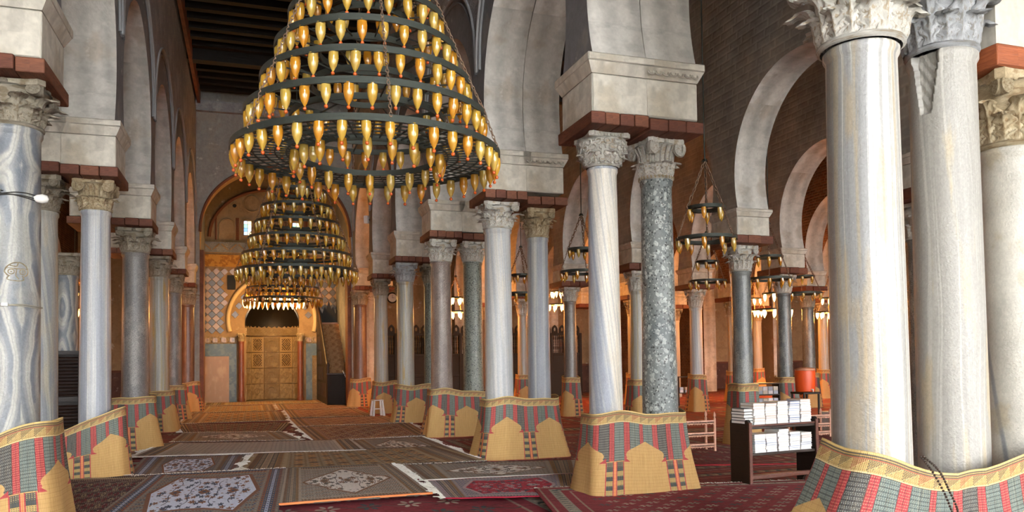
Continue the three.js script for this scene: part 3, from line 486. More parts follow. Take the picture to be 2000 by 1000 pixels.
// a column of one thing: shaft and capital. r0 is the radius above the mat, r1 the radius at the neck
function column(o) {
  const t = thing(o.name ?? 'marble_column', o.label, 'column', o.x, 0, o.d, o.turn ?? 0, o.group), n = 14, pts = [[o.r0 * 1.22, 0], [o.r0 * 1.22, 0.1], [o.r0 * 1.06, 0.16]];
  for (let i = 0; i <= n; i++) { const v = i / n, y = lerp(0.2, o.neck - 0.09, v); pts.push([lerp(o.r0, o.r1, Math.pow(v, 1.25)), y]); }
  pts.push([o.r1 * 1.01, o.neck - 0.07], [o.r1 * 1.08, o.neck - 0.045], [o.r1 * 1.08, o.neck - 0.012], [o.r1 * 1.03, o.neck]);
  if (o.notch) { const top = pts.splice(-5); for (let i = 1; i <= 50; i++) { const y = lerp(2.9, o.neck - 0.09, i / 50); if (i === 1) while (pts[pts.length - 1][1] > 2.88) pts.pop(); pts.push([lerp(o.r0, o.r1, Math.pow((y - 0.2) / (o.neck - 0.29), 1.25)), y]); } pts.push(...top); }
  const g = lathe(pts, o.notch ? 160 : o.near ? 48 : 28), p = g.attributes.position, uv = g.attributes.uv;
  if (o.notch) {                                                                     // a tapering flat recess cut into the top of the shaft
    const q = o.notch; for (let i = 0; i < p.count; i++) { const y = p.getY(i), t = (y - q.y0) / (q.y1 - q.y0); if (t < 0) continue; const x = p.getX(i), z = p.getZ(i), r = Math.hypot(x, z); let a = Math.atan2(x, z) - q.a; a = Math.atan2(Math.sin(a), Math.cos(a)); const off = r * Math.sin(a), half = lerp(q.w0, q.w1, Math.min(1, t)); if (Math.cos(a) < 0.3 || Math.abs(off) > half) continue; const plane = o.r1 - lerp(q.d0, q.d1, Math.min(1, t)) + 0.003 * Math.sin(y * 70 + off * 90), f = plane / (r * Math.cos(a)); if (f < 1) { p.setX(i, x * f); p.setZ(i, z * f); } } g.computeVertexNormals();
  } for (let i = 0; i < p.count; i++) uv.setY(i, p.getY(i) / 3.6);
  const shaft = part('shaft', g, o.m, t); shaft.rotation.y = o.spin ?? 0;
  if (o.near) capitalNear(o.cap ?? 'leafy', o.cm ?? CAP.white, t, (o.cr ?? o.r1 * 1.04) / 0.2, (o.top - o.neck) / 0.418, o.neck);
  else { const c = part('capital', capFar, o.cm ?? CAP.white, t, 0, o.neck, 0); c.scale.set((o.cr ?? o.r1 * 1.04) / 0.2, (o.top - o.neck) / 0.418, (o.cr ?? o.r1 * 1.04) / 0.2); }
  return t;
}
const XR = 3.715, XS = 4.385, XL = -1.967, XM = -2.64;
const COLS = [
  // first pier on the right: three shafts side by side
  { x: XR, d: 4.02, r0: 0.238, r1: 0.212, neck: 3.47, top: 3.98, cr: 0.245, m: SH.streaky, cm: CAP.white, near: 1, turn: 0.25, spin: 2.2, label: 'thick streaky pale marble column with large deep-cut leafy capital, first of the near three' },
  { x: XS, d: 4.02, r0: 0.215, r1: 0.2, neck: 3.5, top: 3.98, m: SH.beige, cm: CAP.grey, near: 1, turn: 0.1, spin: 0, notch: { a: -1.46, y0: 3.1, y1: 3.5, w0: 0.03, w1: 0.09, d0: 0.02, d1: 0.045 }, label: 'plain beige-grey marble column under a grey capital, middle of the near three' },
  { x: 4.99, d: 4.05, r0: 0.2, r1: 0.188, neck: 2.92, top: 3.41, m: SH.vein, cm: CAP.tan, near: 1, turn: -0.2, spin: 3.3, label: 'shorter white column crossed by one slanting grey vein, tan capital under an orange wooden board' },
  { x: XR, d: Dk(1), r0: 0.19, r1: 0.158, neck: 3.63, top: 3.98, cr: 0.19, m: SH.slant, cm: CAP.white, near: 1, cap: 'basket', spin: 0.4, label: 'white column with slanting grey bands and a bowl-shaped interlace capital, beside the dark speckled column' },
  { x: XS, d: Dk(1), r0: 0.205, r1: 0.172, neck: 3.53, top: 3.97, m: SH.breccia, cm: CAP.white, near: 1, cap: 'fluted', turn: 0.12, label: 'dark grey column speckled with white flecks under a reeded capital with large scrolls' },
  { x: XR, d: Dk(2), r0: 0.225, r1: 0.205, neck: 3.58, top: 3.98, m: SH.greyvein, cm: CAP.white, near: 1, spin: 1.2, label: 'pale grey marble column with a dark vertical crack line, nave-side shaft of its mat-wrapped pair' },
  { x: XS, d: Dk(2), r0: 0.185, r1: 0.165, neck: 3.47, top: 3.92, m: SH.bluewhite, cm: CAP.tan, near: 1, spin: 2.4, label: 'blue-white veined marble column topped by a yellowish tan leafy capital' },
  { x: XR, d: Dk(3), r0: 0.225, r1: 0.2, neck: 3.54, top: 3.98, m: SH.brown, cm: CAP.white, near: 1, label: 'brownish pink granite column at the nave edge, beside a dark green speckled column' },
  { x: XS, d: Dk(3), r0: 0.215, r1: 0.19, neck: 3.56, top: 3.96, m: SH.green, cm: CAP.white, near: 1, spin: 0.8, label: 'dark green speckled stone column beside the brownish pink granite column' },
  { x: XR, d: Dk(4), r0: 0.22, r1: 0.2, neck: 3.52, top: 3.98, m: SH.honey, cm: CAP.grey, label: 'grey column stained honey yellow low on the shaft, behind the brownish pink granite column' },
  { x: XS, d: Dk(4), r0: 0.2, r1: 0.185, neck: 3.5, top: 3.97, m: SH.green, cm: CAP.dun, spin: 2, label: 'dull green column half hidden between the honey-stained and the brownish pink columns' },
  { x: XR, d: Dk(5), r0: 0.215, r1: 0.195, neck: 3.5, top: 3.98, m: SH.honey, cm: CAP.dun, spin: 2.5, label: 'slim yellowish column behind the white plastic stool on the right of the nave' },
  { x: XS, d: Dk(5), r0: 0.2, r1: 0.19, neck: 3.5, top: 3.97, m: SH.polished, cm: CAP.dun, label: 'dark column seen in the gap behind the honey-stained nave column' },
  { x: XR - 0.1, d: Dk(6), r0: 0.23, r1: 0.215, neck: 3.5, top: 3.98, m: SH.red, cm: CAP.dun, label: 'dark red stone column on the right of the mihrab arch, beside the wooden pulpit' },
  // left row
  { x: XL - 0.02, d: Dk(1), r0: 0.235, r1: 0.225, neck: 3.6, top: 3.98, m: SH.swirl, cm: CAP.dun, near: 1, spin: 0.6, label: 'grey swirl-patterned marble column tied with wire, at the left edge' },
  { x: XL, d: Dk(2), r0: 0.2, r1: 0.178, neck: 3.6, top: 4.0, m: SH.bluewhite, cm: CAP.tan, near: 1, cap: 'fluted', spin: 4, label: 'white column with bluish vertical streaks and scrolled tan capital, left of the nave' },
  { x: XM, d: Dk(2), r0: 0.235, r1: 0.215, neck: 3.56, top: 4.01, m: SH.pale, cm: CAP.dun, near: 1, spin: 1, label: 'smooth pale grey column half hidden behind the grey swirl-patterned column' },
  { x: XL, d: Dk(3), r0: 0.235, r1: 0.215, neck: 3.55, top: 3.98, m: SH.grey, cm: CAP.dun, near: 1, label: 'dull grey granite column behind the blue-streaked white column, left of the nave' },
  { x: -3.08, d: Dk(3), r0: 0.2, r1: 0.185, neck: 3.12, top: 3.5, m: SH.swirl, cm: CAP.dun, spin: 3, label: 'shorter swirl-veined grey column above the dark louvred cabinet' },
  { x: XL, d: Dk(4), r0: 0.225, r1: 0.2, neck: 3.52, top: 3.98, m: SH.honey, cm: CAP.dun, spin: 5, label: 'greyish yellow column next after the dull grey granite one, left of the nave' },
  { x: XL, d: Dk(5), r0: 0.2, r1: 0.18, neck: 3.5, top: 3.98, m: SH.grey, cm: CAP.dun, spin: 2, label: 'slim grey polished column near the far left end of the nave' },
  { x: XL + 0.08, d: Dk(6), r0: 0.2, r1: 0.19, neck: 3.45, top: 3.98, m: SH.red, cm: CAP.dun, spin: 1, label: 'dark red stone column at the left foot of the mihrab arch' },
  // first aisle row on the right
  { x: XA[2], d: Dk(2), r0: 0.178, r1: 0.165, neck: 3.02, top: 3.46, m: SH.polished, cm: CAP.white, near: 1, label: 'polished dark grey column with a crisp white scrolled capital behind the bookcase' },
  { x: XA[2], d: Dk(3), r0: 0.18, r1: 0.165, neck: 3.02, top: 3.45, m: SH.honey, cm: CAP.white, spin: 1, label: 'pale cream column seen just left of the dark column with white flecks' },
  { x: XA[2], d: Dk(4), r0: 0.185, r1: 0.165, neck: 3.08, top: 3.46, m: SH.taupe, cm: CAP.white, label: 'taupe polished column with a white capital, between the blue-white and slant-banded columns' },
  { x: XA[2], d: Dk(5), r0: 0.17, r1: 0.15, neck: 2.98, top: 3.45, m: SH.honey, cm: CAP.white, spin: 3, label: 'thin cream column in the gap between the crack-lined and the blue-white columns' },
  { x: XA[2], d: Dk(6), r0: 0.17, r1: 0.16, neck: 3.0, top: 3.45, m: SH.taupe, cm: CAP.dun, label: 'dark column far back before the carved screen' },
  { x: XA[2], d: Dk(1), r0: 0.18, r1: 0.165, neck: 3.0, top: 3.46, m: SH.polished, cm: CAP.white, label: 'dark column showing in the gap between the near marble columns on the right' },
  // farther aisle rows
  { x: XA[3], d: Dk(3), r0: 0.185, r1: 0.165, neck: 3.03, top: 3.46, m: SH.polished, cm: CAP.white, spin: 2, label: 'polished dark column standing left of the orange water cooler' },
  { x: XA[3], d: Dk(4), r0: 0.19, r1: 0.17, neck: 2.95, top: 3.46, m: SH.greyvein, cm: CAP.white, spin: 3, label: 'light grey column with white capital between the speckled column and the bookcase' },
  { x: XA[3], d: Dk(5), r0: 0.18, r1: 0.165, neck: 3.0, top: 3.46, m: SH.honey, cm: CAP.dun, spin: 1, label: 'cream column lit orange, left of the light grey aisle column' },
  { x: XA[3], d: Dk(2), r0: 0.18, r1: 0.165, neck: 3.0, top: 3.46, m: SH.grey, cm: CAP.white, label: 'grey aisle column hidden behind the near thick marble columns' },
  { x: XA[4], d: Dk(4), r0: 0.19, r1: 0.17, neck: 3.0, top: 3.46, m: SH.polished, cm: CAP.dun, spin: 1, label: 'dark column behind the orange water cooler' },
  { x: XA[4], d: Dk(5), r0: 0.18, r1: 0.17, neck: 3.0, top: 3.46, m: SH.honey, cm: CAP.dun, spin: 4, label: 'orange-lit column close beside the polished dark column in the far aisle' },
  { x: XA[4], d: Dk(6), r0: 0.18, r1: 0.17, neck: 3.0, top: 3.46, m: SH.pale, cm: CAP.dun, label: 'orange-lit column far back between the dark flecked and light grey columns' },
  { x: XA[5], d: Dk(5), r0: 0.18, r1: 0.17, neck: 3.0, top: 3.46, m: SH.honey, cm: CAP.dun, spin: 2, label: 'orange-lit column right of the orange water cooler' },
  { x: XA[5], d: Dk(6), r0: 0.18, r1: 0.17, neck: 3.0, top: 3.46, m: SH.pale, cm: CAP.dun, spin: 1, label: 'orange-lit column before the far wall, left of the water cooler' },
  { x: XA[4], d: Dk(3), r0: 0.18, r1: 0.17, neck: 3.0, top: 3.46, m: SH.grey, cm: CAP.dun, label: 'grey column hidden behind the near shafts' },
  { x: -6.5, d: Dk(4), r0: 0.19, r1: 0.17, neck: 3.0, top: 3.46, m: SH.grey, cm: CAP.dun, label: 'grey column in the lamp-lit left aisle' },
  { x: -6.5, d: Dk(5), r0: 0.19, r1: 0.17, neck: 3.0, top: 3.46, m: SH.honey, cm: CAP.dun, label: 'cream column in the lamp-lit left aisle' },
  { x: -6.5, d: Dk(6), r0: 0.19, r1: 0.17, neck: 3.0, top: 3.46, m: SH.taupe, cm: CAP.dun, label: 'taupe column in the lamp-lit left aisle' },
];
for (const c of COLS) column(c);
// small columns of the mihrab
for (const [x, l] of [[-0.32, 'small red marble column left of the mihrab niche'], [1.96, 'small red marble column right of the mihrab niche']]) column({ x, d: QIBLA - 0.2, r0: 0.12, r1: 0.11, neck: 2.42, top: 2.74, m: mat({ map: SH.red.map, color: new THREE.Color(1.7, 1.05, 0.8), roughness: 0.3 }), cm: CAP.tan, name: 'mihrab_column', label: l });

// ------------------------------------------------------------------ woven mats round the feet of the columns
const matTex = canvasTex(512, 768, (c, w, h) => {                                   // one niche and one band, 0.66 m wide and 0.98 m high; top of the mat is y = 0
  const tan = '#bf985e', red = '#ad3a40', green = '#5c6967', dk = '#454344', dot = '#98a094', X = (u) => u * w, Y = (v) => v * h;
  c.fillStyle = tan; c.fillRect(0, 0, w, h);
  const stripes = [[0, 0.1, red], [0.1, 0.27, green], [0.27, 0.33, red], [0.33, 0.5, green], [0.5, 0.6, red], [0.6, 0.76, dk], [0.76, 0.84, red], [0.84, 1, green]];
  c.save(); c.beginPath(); c.rect(0, Y(0.13), w, Y(0.42)); c.clip();
  for (const [a, b, col] of stripes) {
    c.fillStyle = col; c.fillRect(X(a), Y(0.13), X(b - a), Y(0.42));
    for (let y = Y(0.13), r = 0; y < Y(0.55); y += 7, r++) for (let x = X(a) + 1 + ((r * 3) % 8); x < X(b) - 4; x += 9) { c.fillStyle = col === red ? (r % 2 ? '#cf8f70' : '#8f2a34') : r % 3 ? dot : '#2f3436'; c.fillRect(x, y, 5, 3); }
    c.fillStyle = 'rgba(30,26,26,0.55)'; c.fillRect(X(a), Y(0.13), 2.5, Y(0.42)); c.fillRect(X((a + b) / 2), Y(0.13), 2, Y(0.42));
  }
  c.restore();
  // niche
  c.fillStyle = tan; c.beginPath(); c.moveTo(X(0.36), Y(0.325)); c.quadraticCurveTo(X(0.5), Y(0.385), X(0.64), Y(0.44)); c.quadraticCurveTo(X(0.71), Y(0.475), X(0.67), Y(0.52)); c.lineTo(X(0.71), Y(0.555)); c.lineTo(X(0.01), Y(0.555)); c.lineTo(X(0.05), Y(0.52)); c.quadraticCurveTo(X(0.01), Y(0.475), X(0.08), Y(0.44)); c.quadraticCurveTo(X(0.22), Y(0.385), X(0.36), Y(0.325)); c.fill();
  c.fillStyle = tan; c.fillRect(0, Y(0.55), w, Y(0.45));
  c.fillStyle = red; for (const [x, s] of [[0.0, 1], [0.72, -1]]) { c.beginPath(); c.moveTo(X(x + 0.0 * s), Y(0.565)); c.lineTo(X(x + 0.1 * s), Y(0.565)); c.lineTo(X(x), Y(0.51)); c.fill(); }
  // column band between the niches
  for (const [a, b] of [[0.73, 0.825], [0.885, 0.98]]) {
    for (let k = 0; k < 9; k++) { const y = 0.56 + k * 0.05; c.fillStyle = k === 0 ? dk : k % 2 ? '#3f4444' : '#b79a5c'; c.fillRect(X(a), Y(y), X(b - a), Y(0.05)); if (k % 2 === 0 || k === 0) { c.fillStyle = k ? '#5a5a50' : '#a99a62'; for (let i = 0; i < 4; i++) for (let j = 0; j < 3; j++) c.fillRect(X(a) + 5 + i * 12, Y(y) + 6 + j * 11, 6, 5); } else { c.fillStyle = '#8f8a5e'; for (let i = 0; i < 4; i++) c.fillRect(X(a) + 4 + i * 12, Y(y) + 4, 5, 3); } }
  }
  c.fillStyle = red; for (const a of [0.715, 0.825, 0.873, 0.98]) c.fillRect(X(a), Y(0.555), X(0.014), Y(0.445));
  c.fillStyle = '#e08a5a'; c.fillRect(X(0.842), Y(0.56), X(0.028), Y(0.44)); c.fillStyle = '#d8643c'; c.fillRect(X(0.852), Y(0.56), X(0.008), Y(0.44));
  // patterned top border
  c.fillStyle = '#a98c58'; c.fillRect(0, 0, w, Y(0.13));
  for (let i = 0; i < 7; i++) { const x = X(i / 7), cw = X(1 / 7); for (let y = Y(0.05), r = 0; y < Y(0.118); y += 7, r++) for (let q = 2 + (r % 2) * 4; q < cw - 3; q += 9) { const up = q / cw < 1 - (y - Y(0.05)) / Y(0.07); c.fillStyle = i % 3 === 1 ? (up ? '#9c4a3c' : '#c8a868') : up ? '#4c5048' : '#cbb074'; c.fillRect(x + q, y, 5, 4); } c.lineWidth = 3; c.strokeStyle = '#d2b87c'; c.beginPath(); c.moveTo(x, Y(0.12)); c.lineTo(x + cw, Y(0.05)); c.stroke(); }
  c.fillStyle = '#d6b878'; c.fillRect(0, 0, w, Y(0.014)); c.fillStyle = dk; c.fillRect(0, Y(0.018), w, 5); c.fillRect(0, Y(0.034), w, 4); c.fillStyle = red; c.fillRect(0, Y(0.042), w, 3); c.fillStyle = '#e3d0a0'; c.fillRect(0, Y(0.122), w, 4);
  c.fillStyle = '#9c3a30'; c.fillRect(0, Y(0.992), w, Y(0.008));
  // reed weave
  for (let x = 0; x < w; x += 4) { c.fillStyle = 'rgba(70,45,15,' + (x % 32 ? x % 8 ? 0.08 : 0.15 : 0.3) + ')'; c.fillRect(x, 0, 1.5, h); } for (let y = 0; y < h; y += 7) { c.fillStyle = y % 28 ? 'rgba(255,235,190,0.10)' : 'rgba(80,50,20,0.16)'; c.fillRect(0, y, w, 2); } for (let i = 0; i < 500; i++) { c.fillStyle = i % 2 ? 'rgba(90,60,20,0.10)' : 'rgba(240,215,160,0.10)'; c.fillRect(rnd() * w, rnd() * h, 3, rr(20, 120)); }
});
matTex.wrapT = THREE.ClampToEdgeWrapping;
const reedBump = scaled(tex(64, 64, (u, v) => [255 * (0.5 + 0.3 * Math.sin(u * 6.283 * 16) + 0.2 * Math.sin(v * 6.283 * 12))], false), 4);
const matM = mat({ map: matTex, bumpMap: reedBump, bumpScale: 0.003, roughness: 0.75, side: THREE.DoubleSide });
// a sheet wrapped round (x, d): half extents at the top, flare at the foot, height along the loop
function wrap(label, x, d, hx, hd, o = {}) {
  const nu = 96, nv = 16, p = [], uv = [], idx = [], per = 0.66, h0 = o.h ?? 0.95, ph = rr(0, 6); let len = 0, lx, ly;
  const pt = (t) => { const c = Math.cos(t), s = Math.sin(t), e = 0.5; return [Math.sign(c) * Math.pow(Math.abs(c), e) , Math.sign(s) * Math.pow(Math.abs(s), e)]; };
  const ts = [], ls = []; for (let i = 0; i <= nu; i++) { const t = (o.t0 ?? -Math.PI / 2 - 2.95) + i / nu * (o.turn ?? 5.9), [a, b] = pt(t), X = a * hx, Z = b * hd; if (i) len += Math.hypot(X - lx, Z - ly); lx = X; ly = Z; ts.push([a, b, t]); ls.push(len); }
  for (let i = 0; i <= nu; i++) for (let j = 0; j <= nv; j++) {
    const v = j / nv, [a, b, t] = ts[i], dn = 1 - v, fl = (o.flare ?? 0.14) * Math.pow(dn, 1.6), wv = 0.014 * Math.sin(ls[i] * 13 + ph + v * 2) * (0.4 + dn) + 0.01 * Math.sin(ls[i] * 29 + ph * 2) * dn, top = (o.top ? o.top(x + a * hx, b) : h0 + (o.tilt ?? 0) * a) + 0.022 * Math.sin(ls[i] * 5.2 + ph) + 0.012 * Math.sin(ls[i] * 11 + ph);
    p.push(x + a * (hx + fl + wv) + (o.lean ?? 0) * dn + (o.leanL ?? 0) * dn * Math.max(0, -a - 0.2), top * v + 0.012, -(d + b * (hd + fl + wv))); uv.push((ls[i] + (o.shift ?? 0)) / per, 1 - (1 - v) * 0.999);
  }
  for (let i = 0; i < nu; i++) for (let j = 0; j < nv; j++) { const a = i * (nv + 1) + j, b = a + 1, c = a + nv + 1, e = c + 1; idx.push(a, c, e, a, e, b); }
  const g = new THREE.BufferGeometry(); g.setAttribute('position', new THREE.Float32BufferAttribute(p, 3)); g.setAttribute('uv', new THREE.Float32BufferAttribute(uv, 2)); g.setIndex(idx); g.computeVertexNormals();
  return single('woven_mat', label, 'mat', g, o.m ?? matM, 0, 0, 0, 0, o.group);
}
const pm = (XR + XS) / 2, lm = (XL + XM) / 2;
const k0top = (X, b) => { const q = [[3.0, 1.1], [3.3, 1.03], [3.68, 0.88], [4.01, 0.78], [4.2, 0.79], [4.48, 0.9], [5.3, 1.02]]; for (let i = 1; i < q.length; i++) if (X <= q[i][0]) return lerp(q[i - 1][1], q[i][1], clamp((X - q[i - 1][0]) / (q[i][0] - q[i - 1][0]))); return 1.0; };
wrap('bright striped reed mat round the near three columns, rosary hung over its rim', 4.42, 4.0, 0.97, 0.36, { top: k0top, flare: 0.17, shift: 0.06, t0: -Math.PI - 0.25, turn: Math.PI + 0.2, leanL: -0.5 });
wrap('red and tan reed mat round the slant-banded and the white-flecked dark columns', pm, Dk(1), 0.585, 0.28, { h: 0.93, shift: 0.3, flare: 0.12 });
wrap('tan reed mat with red-edged bands round the crack-lined and blue-white columns', pm, Dk(2), 0.62, 0.3, { h: 0.93, shift: 0.5, flare: 0.16 });
wrap('reed mat round the brownish pink and the green columns, right of the nave', pm, Dk(3), 0.62, 0.3, { h: 0.93, shift: 0.1, tilt: -0.03 });
wrap('reed mat round the honey-stained column, second behind the green column', pm, Dk(4), 0.6, 0.3, { h: 0.95, shift: 0.36 });
wrap('reed mat behind the white plastic stool', pm, Dk(5), 0.58, 0.3, { h: 0.95, shift: 0.55 });
wrap('reed mat at the foot of the dark red column beside the pulpit', XR - 0.1, Dk(6), 0.34, 0.3, { h: 0.96, shift: 0.2 });
wrap('large reed mat round the grey swirl-patterned column at the left edge', XL - 0.35, Dk(1), 0.72, 0.32, { top: (X) => 0.93 + 0.13 * (X + 2.0) / 0.4, flare: 0.12, shift: 0.52 });
wrap('sagging reed mat round the blue-streaked white column on the left', lm + 0.05, Dk(2), 0.66, 0.3, { top: (X) => lerp(0.66, 0.93, smooth(-2.5, -1.6, X)), flare: 0.1, shift: 0.28 });
wrap('reed mat with a tall tan niche round the dull grey granite column', lm + 0.12, Dk(3), 0.56, 0.3, { h: 0.92, tilt: 0.05, shift: 0.46 });
wrap('reed mat round the greyish yellow column on the left', lm + 0.12, Dk(4), 0.55, 0.3, { h: 0.92, shift: 0.42 });
wrap('reed mat round the slim grey polished column on the left', lm + 0.1, Dk(5), 0.55, 0.3, { h: 0.95, shift: 0.2 });
wrap('reed mat at the foot of the dark red column left of the mihrab', XL + 0.08, Dk(6), 0.36, 0.3, { h: 0.95, shift: 0.5 });
const aisleMat = (label, a, k, o = {}) => wrap(label, XA[a], Dk(k), 0.22, 0.22, { h: 1.05, flare: 0.08, ...o });
aisleMat('reed mat round the polished dark grey column behind the bookcase', 2, 2, { shift: 0.1 });
aisleMat('reed mat round the pale cream column left of the white-flecked column', 2, 3, { shift: 0.3 });
aisleMat('reed mat round the taupe polished column in the right aisle', 2, 4, { shift: 0.45 });
aisleMat('reed mat round the thin cream column between two marble pairs', 2, 5, { shift: 0.2 });
aisleMat('leaning reed mat round the polished column left of the water cooler', 3, 3, { shift: 0.5, lean: 0.06 });
aisleMat('reed mat round the light grey aisle column', 3, 4, { shift: 0.4 });
aisleMat('reed mat round the orange-lit cream column beyond the light grey one', 3, 5, { shift: 0.1 });
aisleMat('reed mat round the dark column behind the water cooler', 4, 4, { shift: 0.3 });
aisleMat('reed mat round the orange-lit column near the polished dark column', 4, 5, { shift: 0.2 });
aisleMat('reed mat round the orange-lit column right of the water cooler', 5, 5, { shift: 0.44 });
aisleMat('reed mat at a far orange-lit column left of the water cooler', 5, 6, { shift: 0.2 });
// ------------------------------------------------------------------ ring chandeliers with hanging glass lamps
const lampG = lathe([[0.0, -0.15], [0.006, -0.146], [0.008, -0.138], [0.016, -0.124], [0.027, -0.1], [0.035, -0.072], [0.0385, -0.042], [0.037, -0.014], [0.035, 0.0], [0.038, 0.008], [0.034, 0.006]], 18);
const lampFar = lathe([[0.0, -0.17], [0.012, -0.15], [0.03, -0.105], [0.038, -0.06], [0.036, 0]], 8);
const finG = mg([at(new THREE.SphereGeometry(0.0145, 10, 8), 0, -0.158, 0)]);
const linkG = (s) => { const g = new THREE.TorusGeometry(0.014 * s, 0.0042 * s, 5, 8); g.scale(0.75, 1.35, 1); return g; };
function chainGeo(a, b, s = 1) { const d = b.clone().sub(a), L = d.length(), n = Math.max(2, Math.round(L / (0.03 * s))), l = linkG(s), list = [], q = new THREE.Quaternion().setFromUnitVectors(new THREE.Vector3(0, 1, 0), d.clone().normalize()); for (let i = 0; i < n; i++) { const g = l.clone(); g.rotateY(i % 2 ? Math.PI / 2 : 0.1); g.applyQuaternion(q); const p = a.clone().lerp(b, (i + 0.5) / n); g.translate(p.x, p.y, p.z); list.push(g); } return list; }
const bandG = (R, r, h) => lathe([[r, -h / 2], [R, -h / 2], [R, h / 2], [r, h / 2], [r, -h / 2]], 72);
function warm(parent, x, y, z, power, r = 2, color = 0xffa552) { const l = new THREE.PointLight(color, power); l.position.set(x, y, z); l.shadow.radius = r; l.castShadow = true; l.name = 'lamp_light'; parent.add(l); return l; }
function chandelier(o) {
  const c = thing('ring_chandelier', o.label, 'chandelier', o.x, 0, o.d, 0, o.group), hi = o.hi, top = o.rings[o.rings.length - 1];
  o.rings.forEach((r, ri) => {
    const h = 0.046 * (o.s ?? 1), list = [bandG(r.R, r.R - 0.014, h)];
    if (r.ri) list.push(bandG(r.ri + 0.012, r.ri, h));
    const ring = part('ring', toCreasedNormals(mg(list), 0.6), M.iron, c, 0, r.y, 0), bars = [], rin = r.ri ?? r.R * 0.6, n = r.lattice ? 64 : Math.round(r.n / 2);
    if (r.ri) { for (let i = 0; i < n; i++) { const a = i / n * 2 * Math.PI; bars.push(at(new THREE.BoxGeometry(0.008, 0.01, r.R - rin), (r.R + rin) / 2 * Math.sin(a), 0, (r.R + rin) / 2 * Math.cos(a), 0, a)); } if (r.lattice) for (let k = 1; k < 6; k++) { const q = lerp(rin, r.R, k / 6); bars.push(bandG(q + 0.005, q - 0.005, 0.01)); } part('lattice', mg(bars), M.iron, ring); }
    const rows = [[r.R - 0.035, r.n, 0]]; if (r.nin) rows.push([r.ri + 0.03, r.nin, 0.5]);
    for (const [R, n2, off] of rows) for (let i = 0; i < n2; i++) {
      const a = (i + off + ri * 0.37) / n2 * 2 * Math.PI, k = Math.floor(rnd() * 4), l = part('glass_lamp', hi ? lampG : lampFar, r.lit ? M.glow : M.amber[k], c, R * Math.sin(a), r.y - h / 2, R * Math.cos(a)), s = (o.ls ?? 1) * rr(0.95, 1.04); l.scale.setScalar(s); l.rotation.set(rr(-0.05, 0.05), rr(0, 6), rr(-0.05, 0.05));
      if (hi) part('finial', finG, M.finial, l);
    }
  });
  const nc = o.chains ?? 6, hub = o.hub ?? top.y + 1.2, up = [];
  for (let i = 0; i < nc; i++) {
    const a = (i + (o.co ?? 0.35)) / nc * 2 * Math.PI, list = [], P = (R, y) => new THREE.Vector3(R * Math.sin(a), y, R * Math.cos(a));
    for (let k = 0; k + 1 < o.rings.length; k++) list.push(...chainGeo(P(o.rings[k].R, o.rings[k].y + 0.01), P(o.rings[k + 1].R, o.rings[k + 1].y), (o.cs ?? 1)));
    list.push(...chainGeo(P(top.R, top.y), new THREE.Vector3(0, hub, 0), (o.cs ?? 1) * 1.6));
    part('chain', mg(list), M.chain, c);
  }
  up.push(rod(new THREE.Vector3(0, hub, 0), new THREE.Vector3(0, o.ceil, 0), 0.008 * (o.cs ?? 1), 5)); part('suspension_rod', mg(up), M.iron, c); part('hub', cyl(0.05, 0.03, 0.04, 10), M.iron, c, 0, hub, 0);
  return c;
}
const NX = 0.87;
chandelier({ x: NX, d: 6.05, hi: true, ls: 0.93, ceil: NAVE_TOP, chains: 6, co: 0.0, label: 'huge tiered chandelier of amber glass lamps hanging near, filling the upper middle of the nave', rings: [
  { y: 3.1, R: 1.013, ri: 0.53, n: 40, nin: 20, lattice: true }, { y: 3.375, R: 0.918, ri: 0.58, n: 36 }, { y: 3.635, R: 0.802, ri: 0.42, n: 32 }, { y: 3.89, R: 0.697, ri: 0.36, n: 28 }, { y: 4.145, R: 0.596, ri: 0.3, n: 24 }, { y: 4.4, R: 0.495, ri: 0.25, n: 20 }, { y: 4.65, R: 0.395, ri: 0.2, n: 16 }] });
const tiers = (y, Rs, dy, n0, dn) => Rs.map((R, i) => ({ y: y + i * dy, R, n: n0 - i * dn, ri: R * 0.62 }));
const two = tiers(3.27, [1.14, 1.02, 0.905, 0.785, 0.67, 0.56, 0.46], 0.305, 38, 4); two[0].nin = 22; two[0].lattice = true;
chandelier({ x: NX, d: 15.55, ceil: NAVE_TOP, label: 'second tiered amber chandelier in the nave, seen below and behind the huge near one', rings: two, cs: 1.5, ls: 1.15 });
chandelier({ x: NX, d: 22.2, ceil: NAVE_TOP, label: 'third tiered chandelier in the nave, its lower rings showing under the second one', rings: tiers(3.26, [1.04, 0.95, 0.86, 0.77, 0.68], 0.29, 34, 3), cs: 2, ls: 1.15 });
{ // the lit one before the mihrab
  const r = tiers(3.92, [1.1, 1.0, 0.86], 0.28, 34, 4); r[0].lit = true;
  const c = chandelier({ x: NX, d: 31, ceil: NAVE_TOP, label: 'chandelier with a row of glowing white lamps right before the mihrab niche', rings: r, cs: 2, ls: 1.7 });
  for (let i = 0; i < 4; i++) { const a = i / 4 * 6.283 + 0.4; warm(c, 1.06 * Math.sin(a), 3.78, 1.06 * Math.cos(a), 10, 3, 0xffbe70); }
}
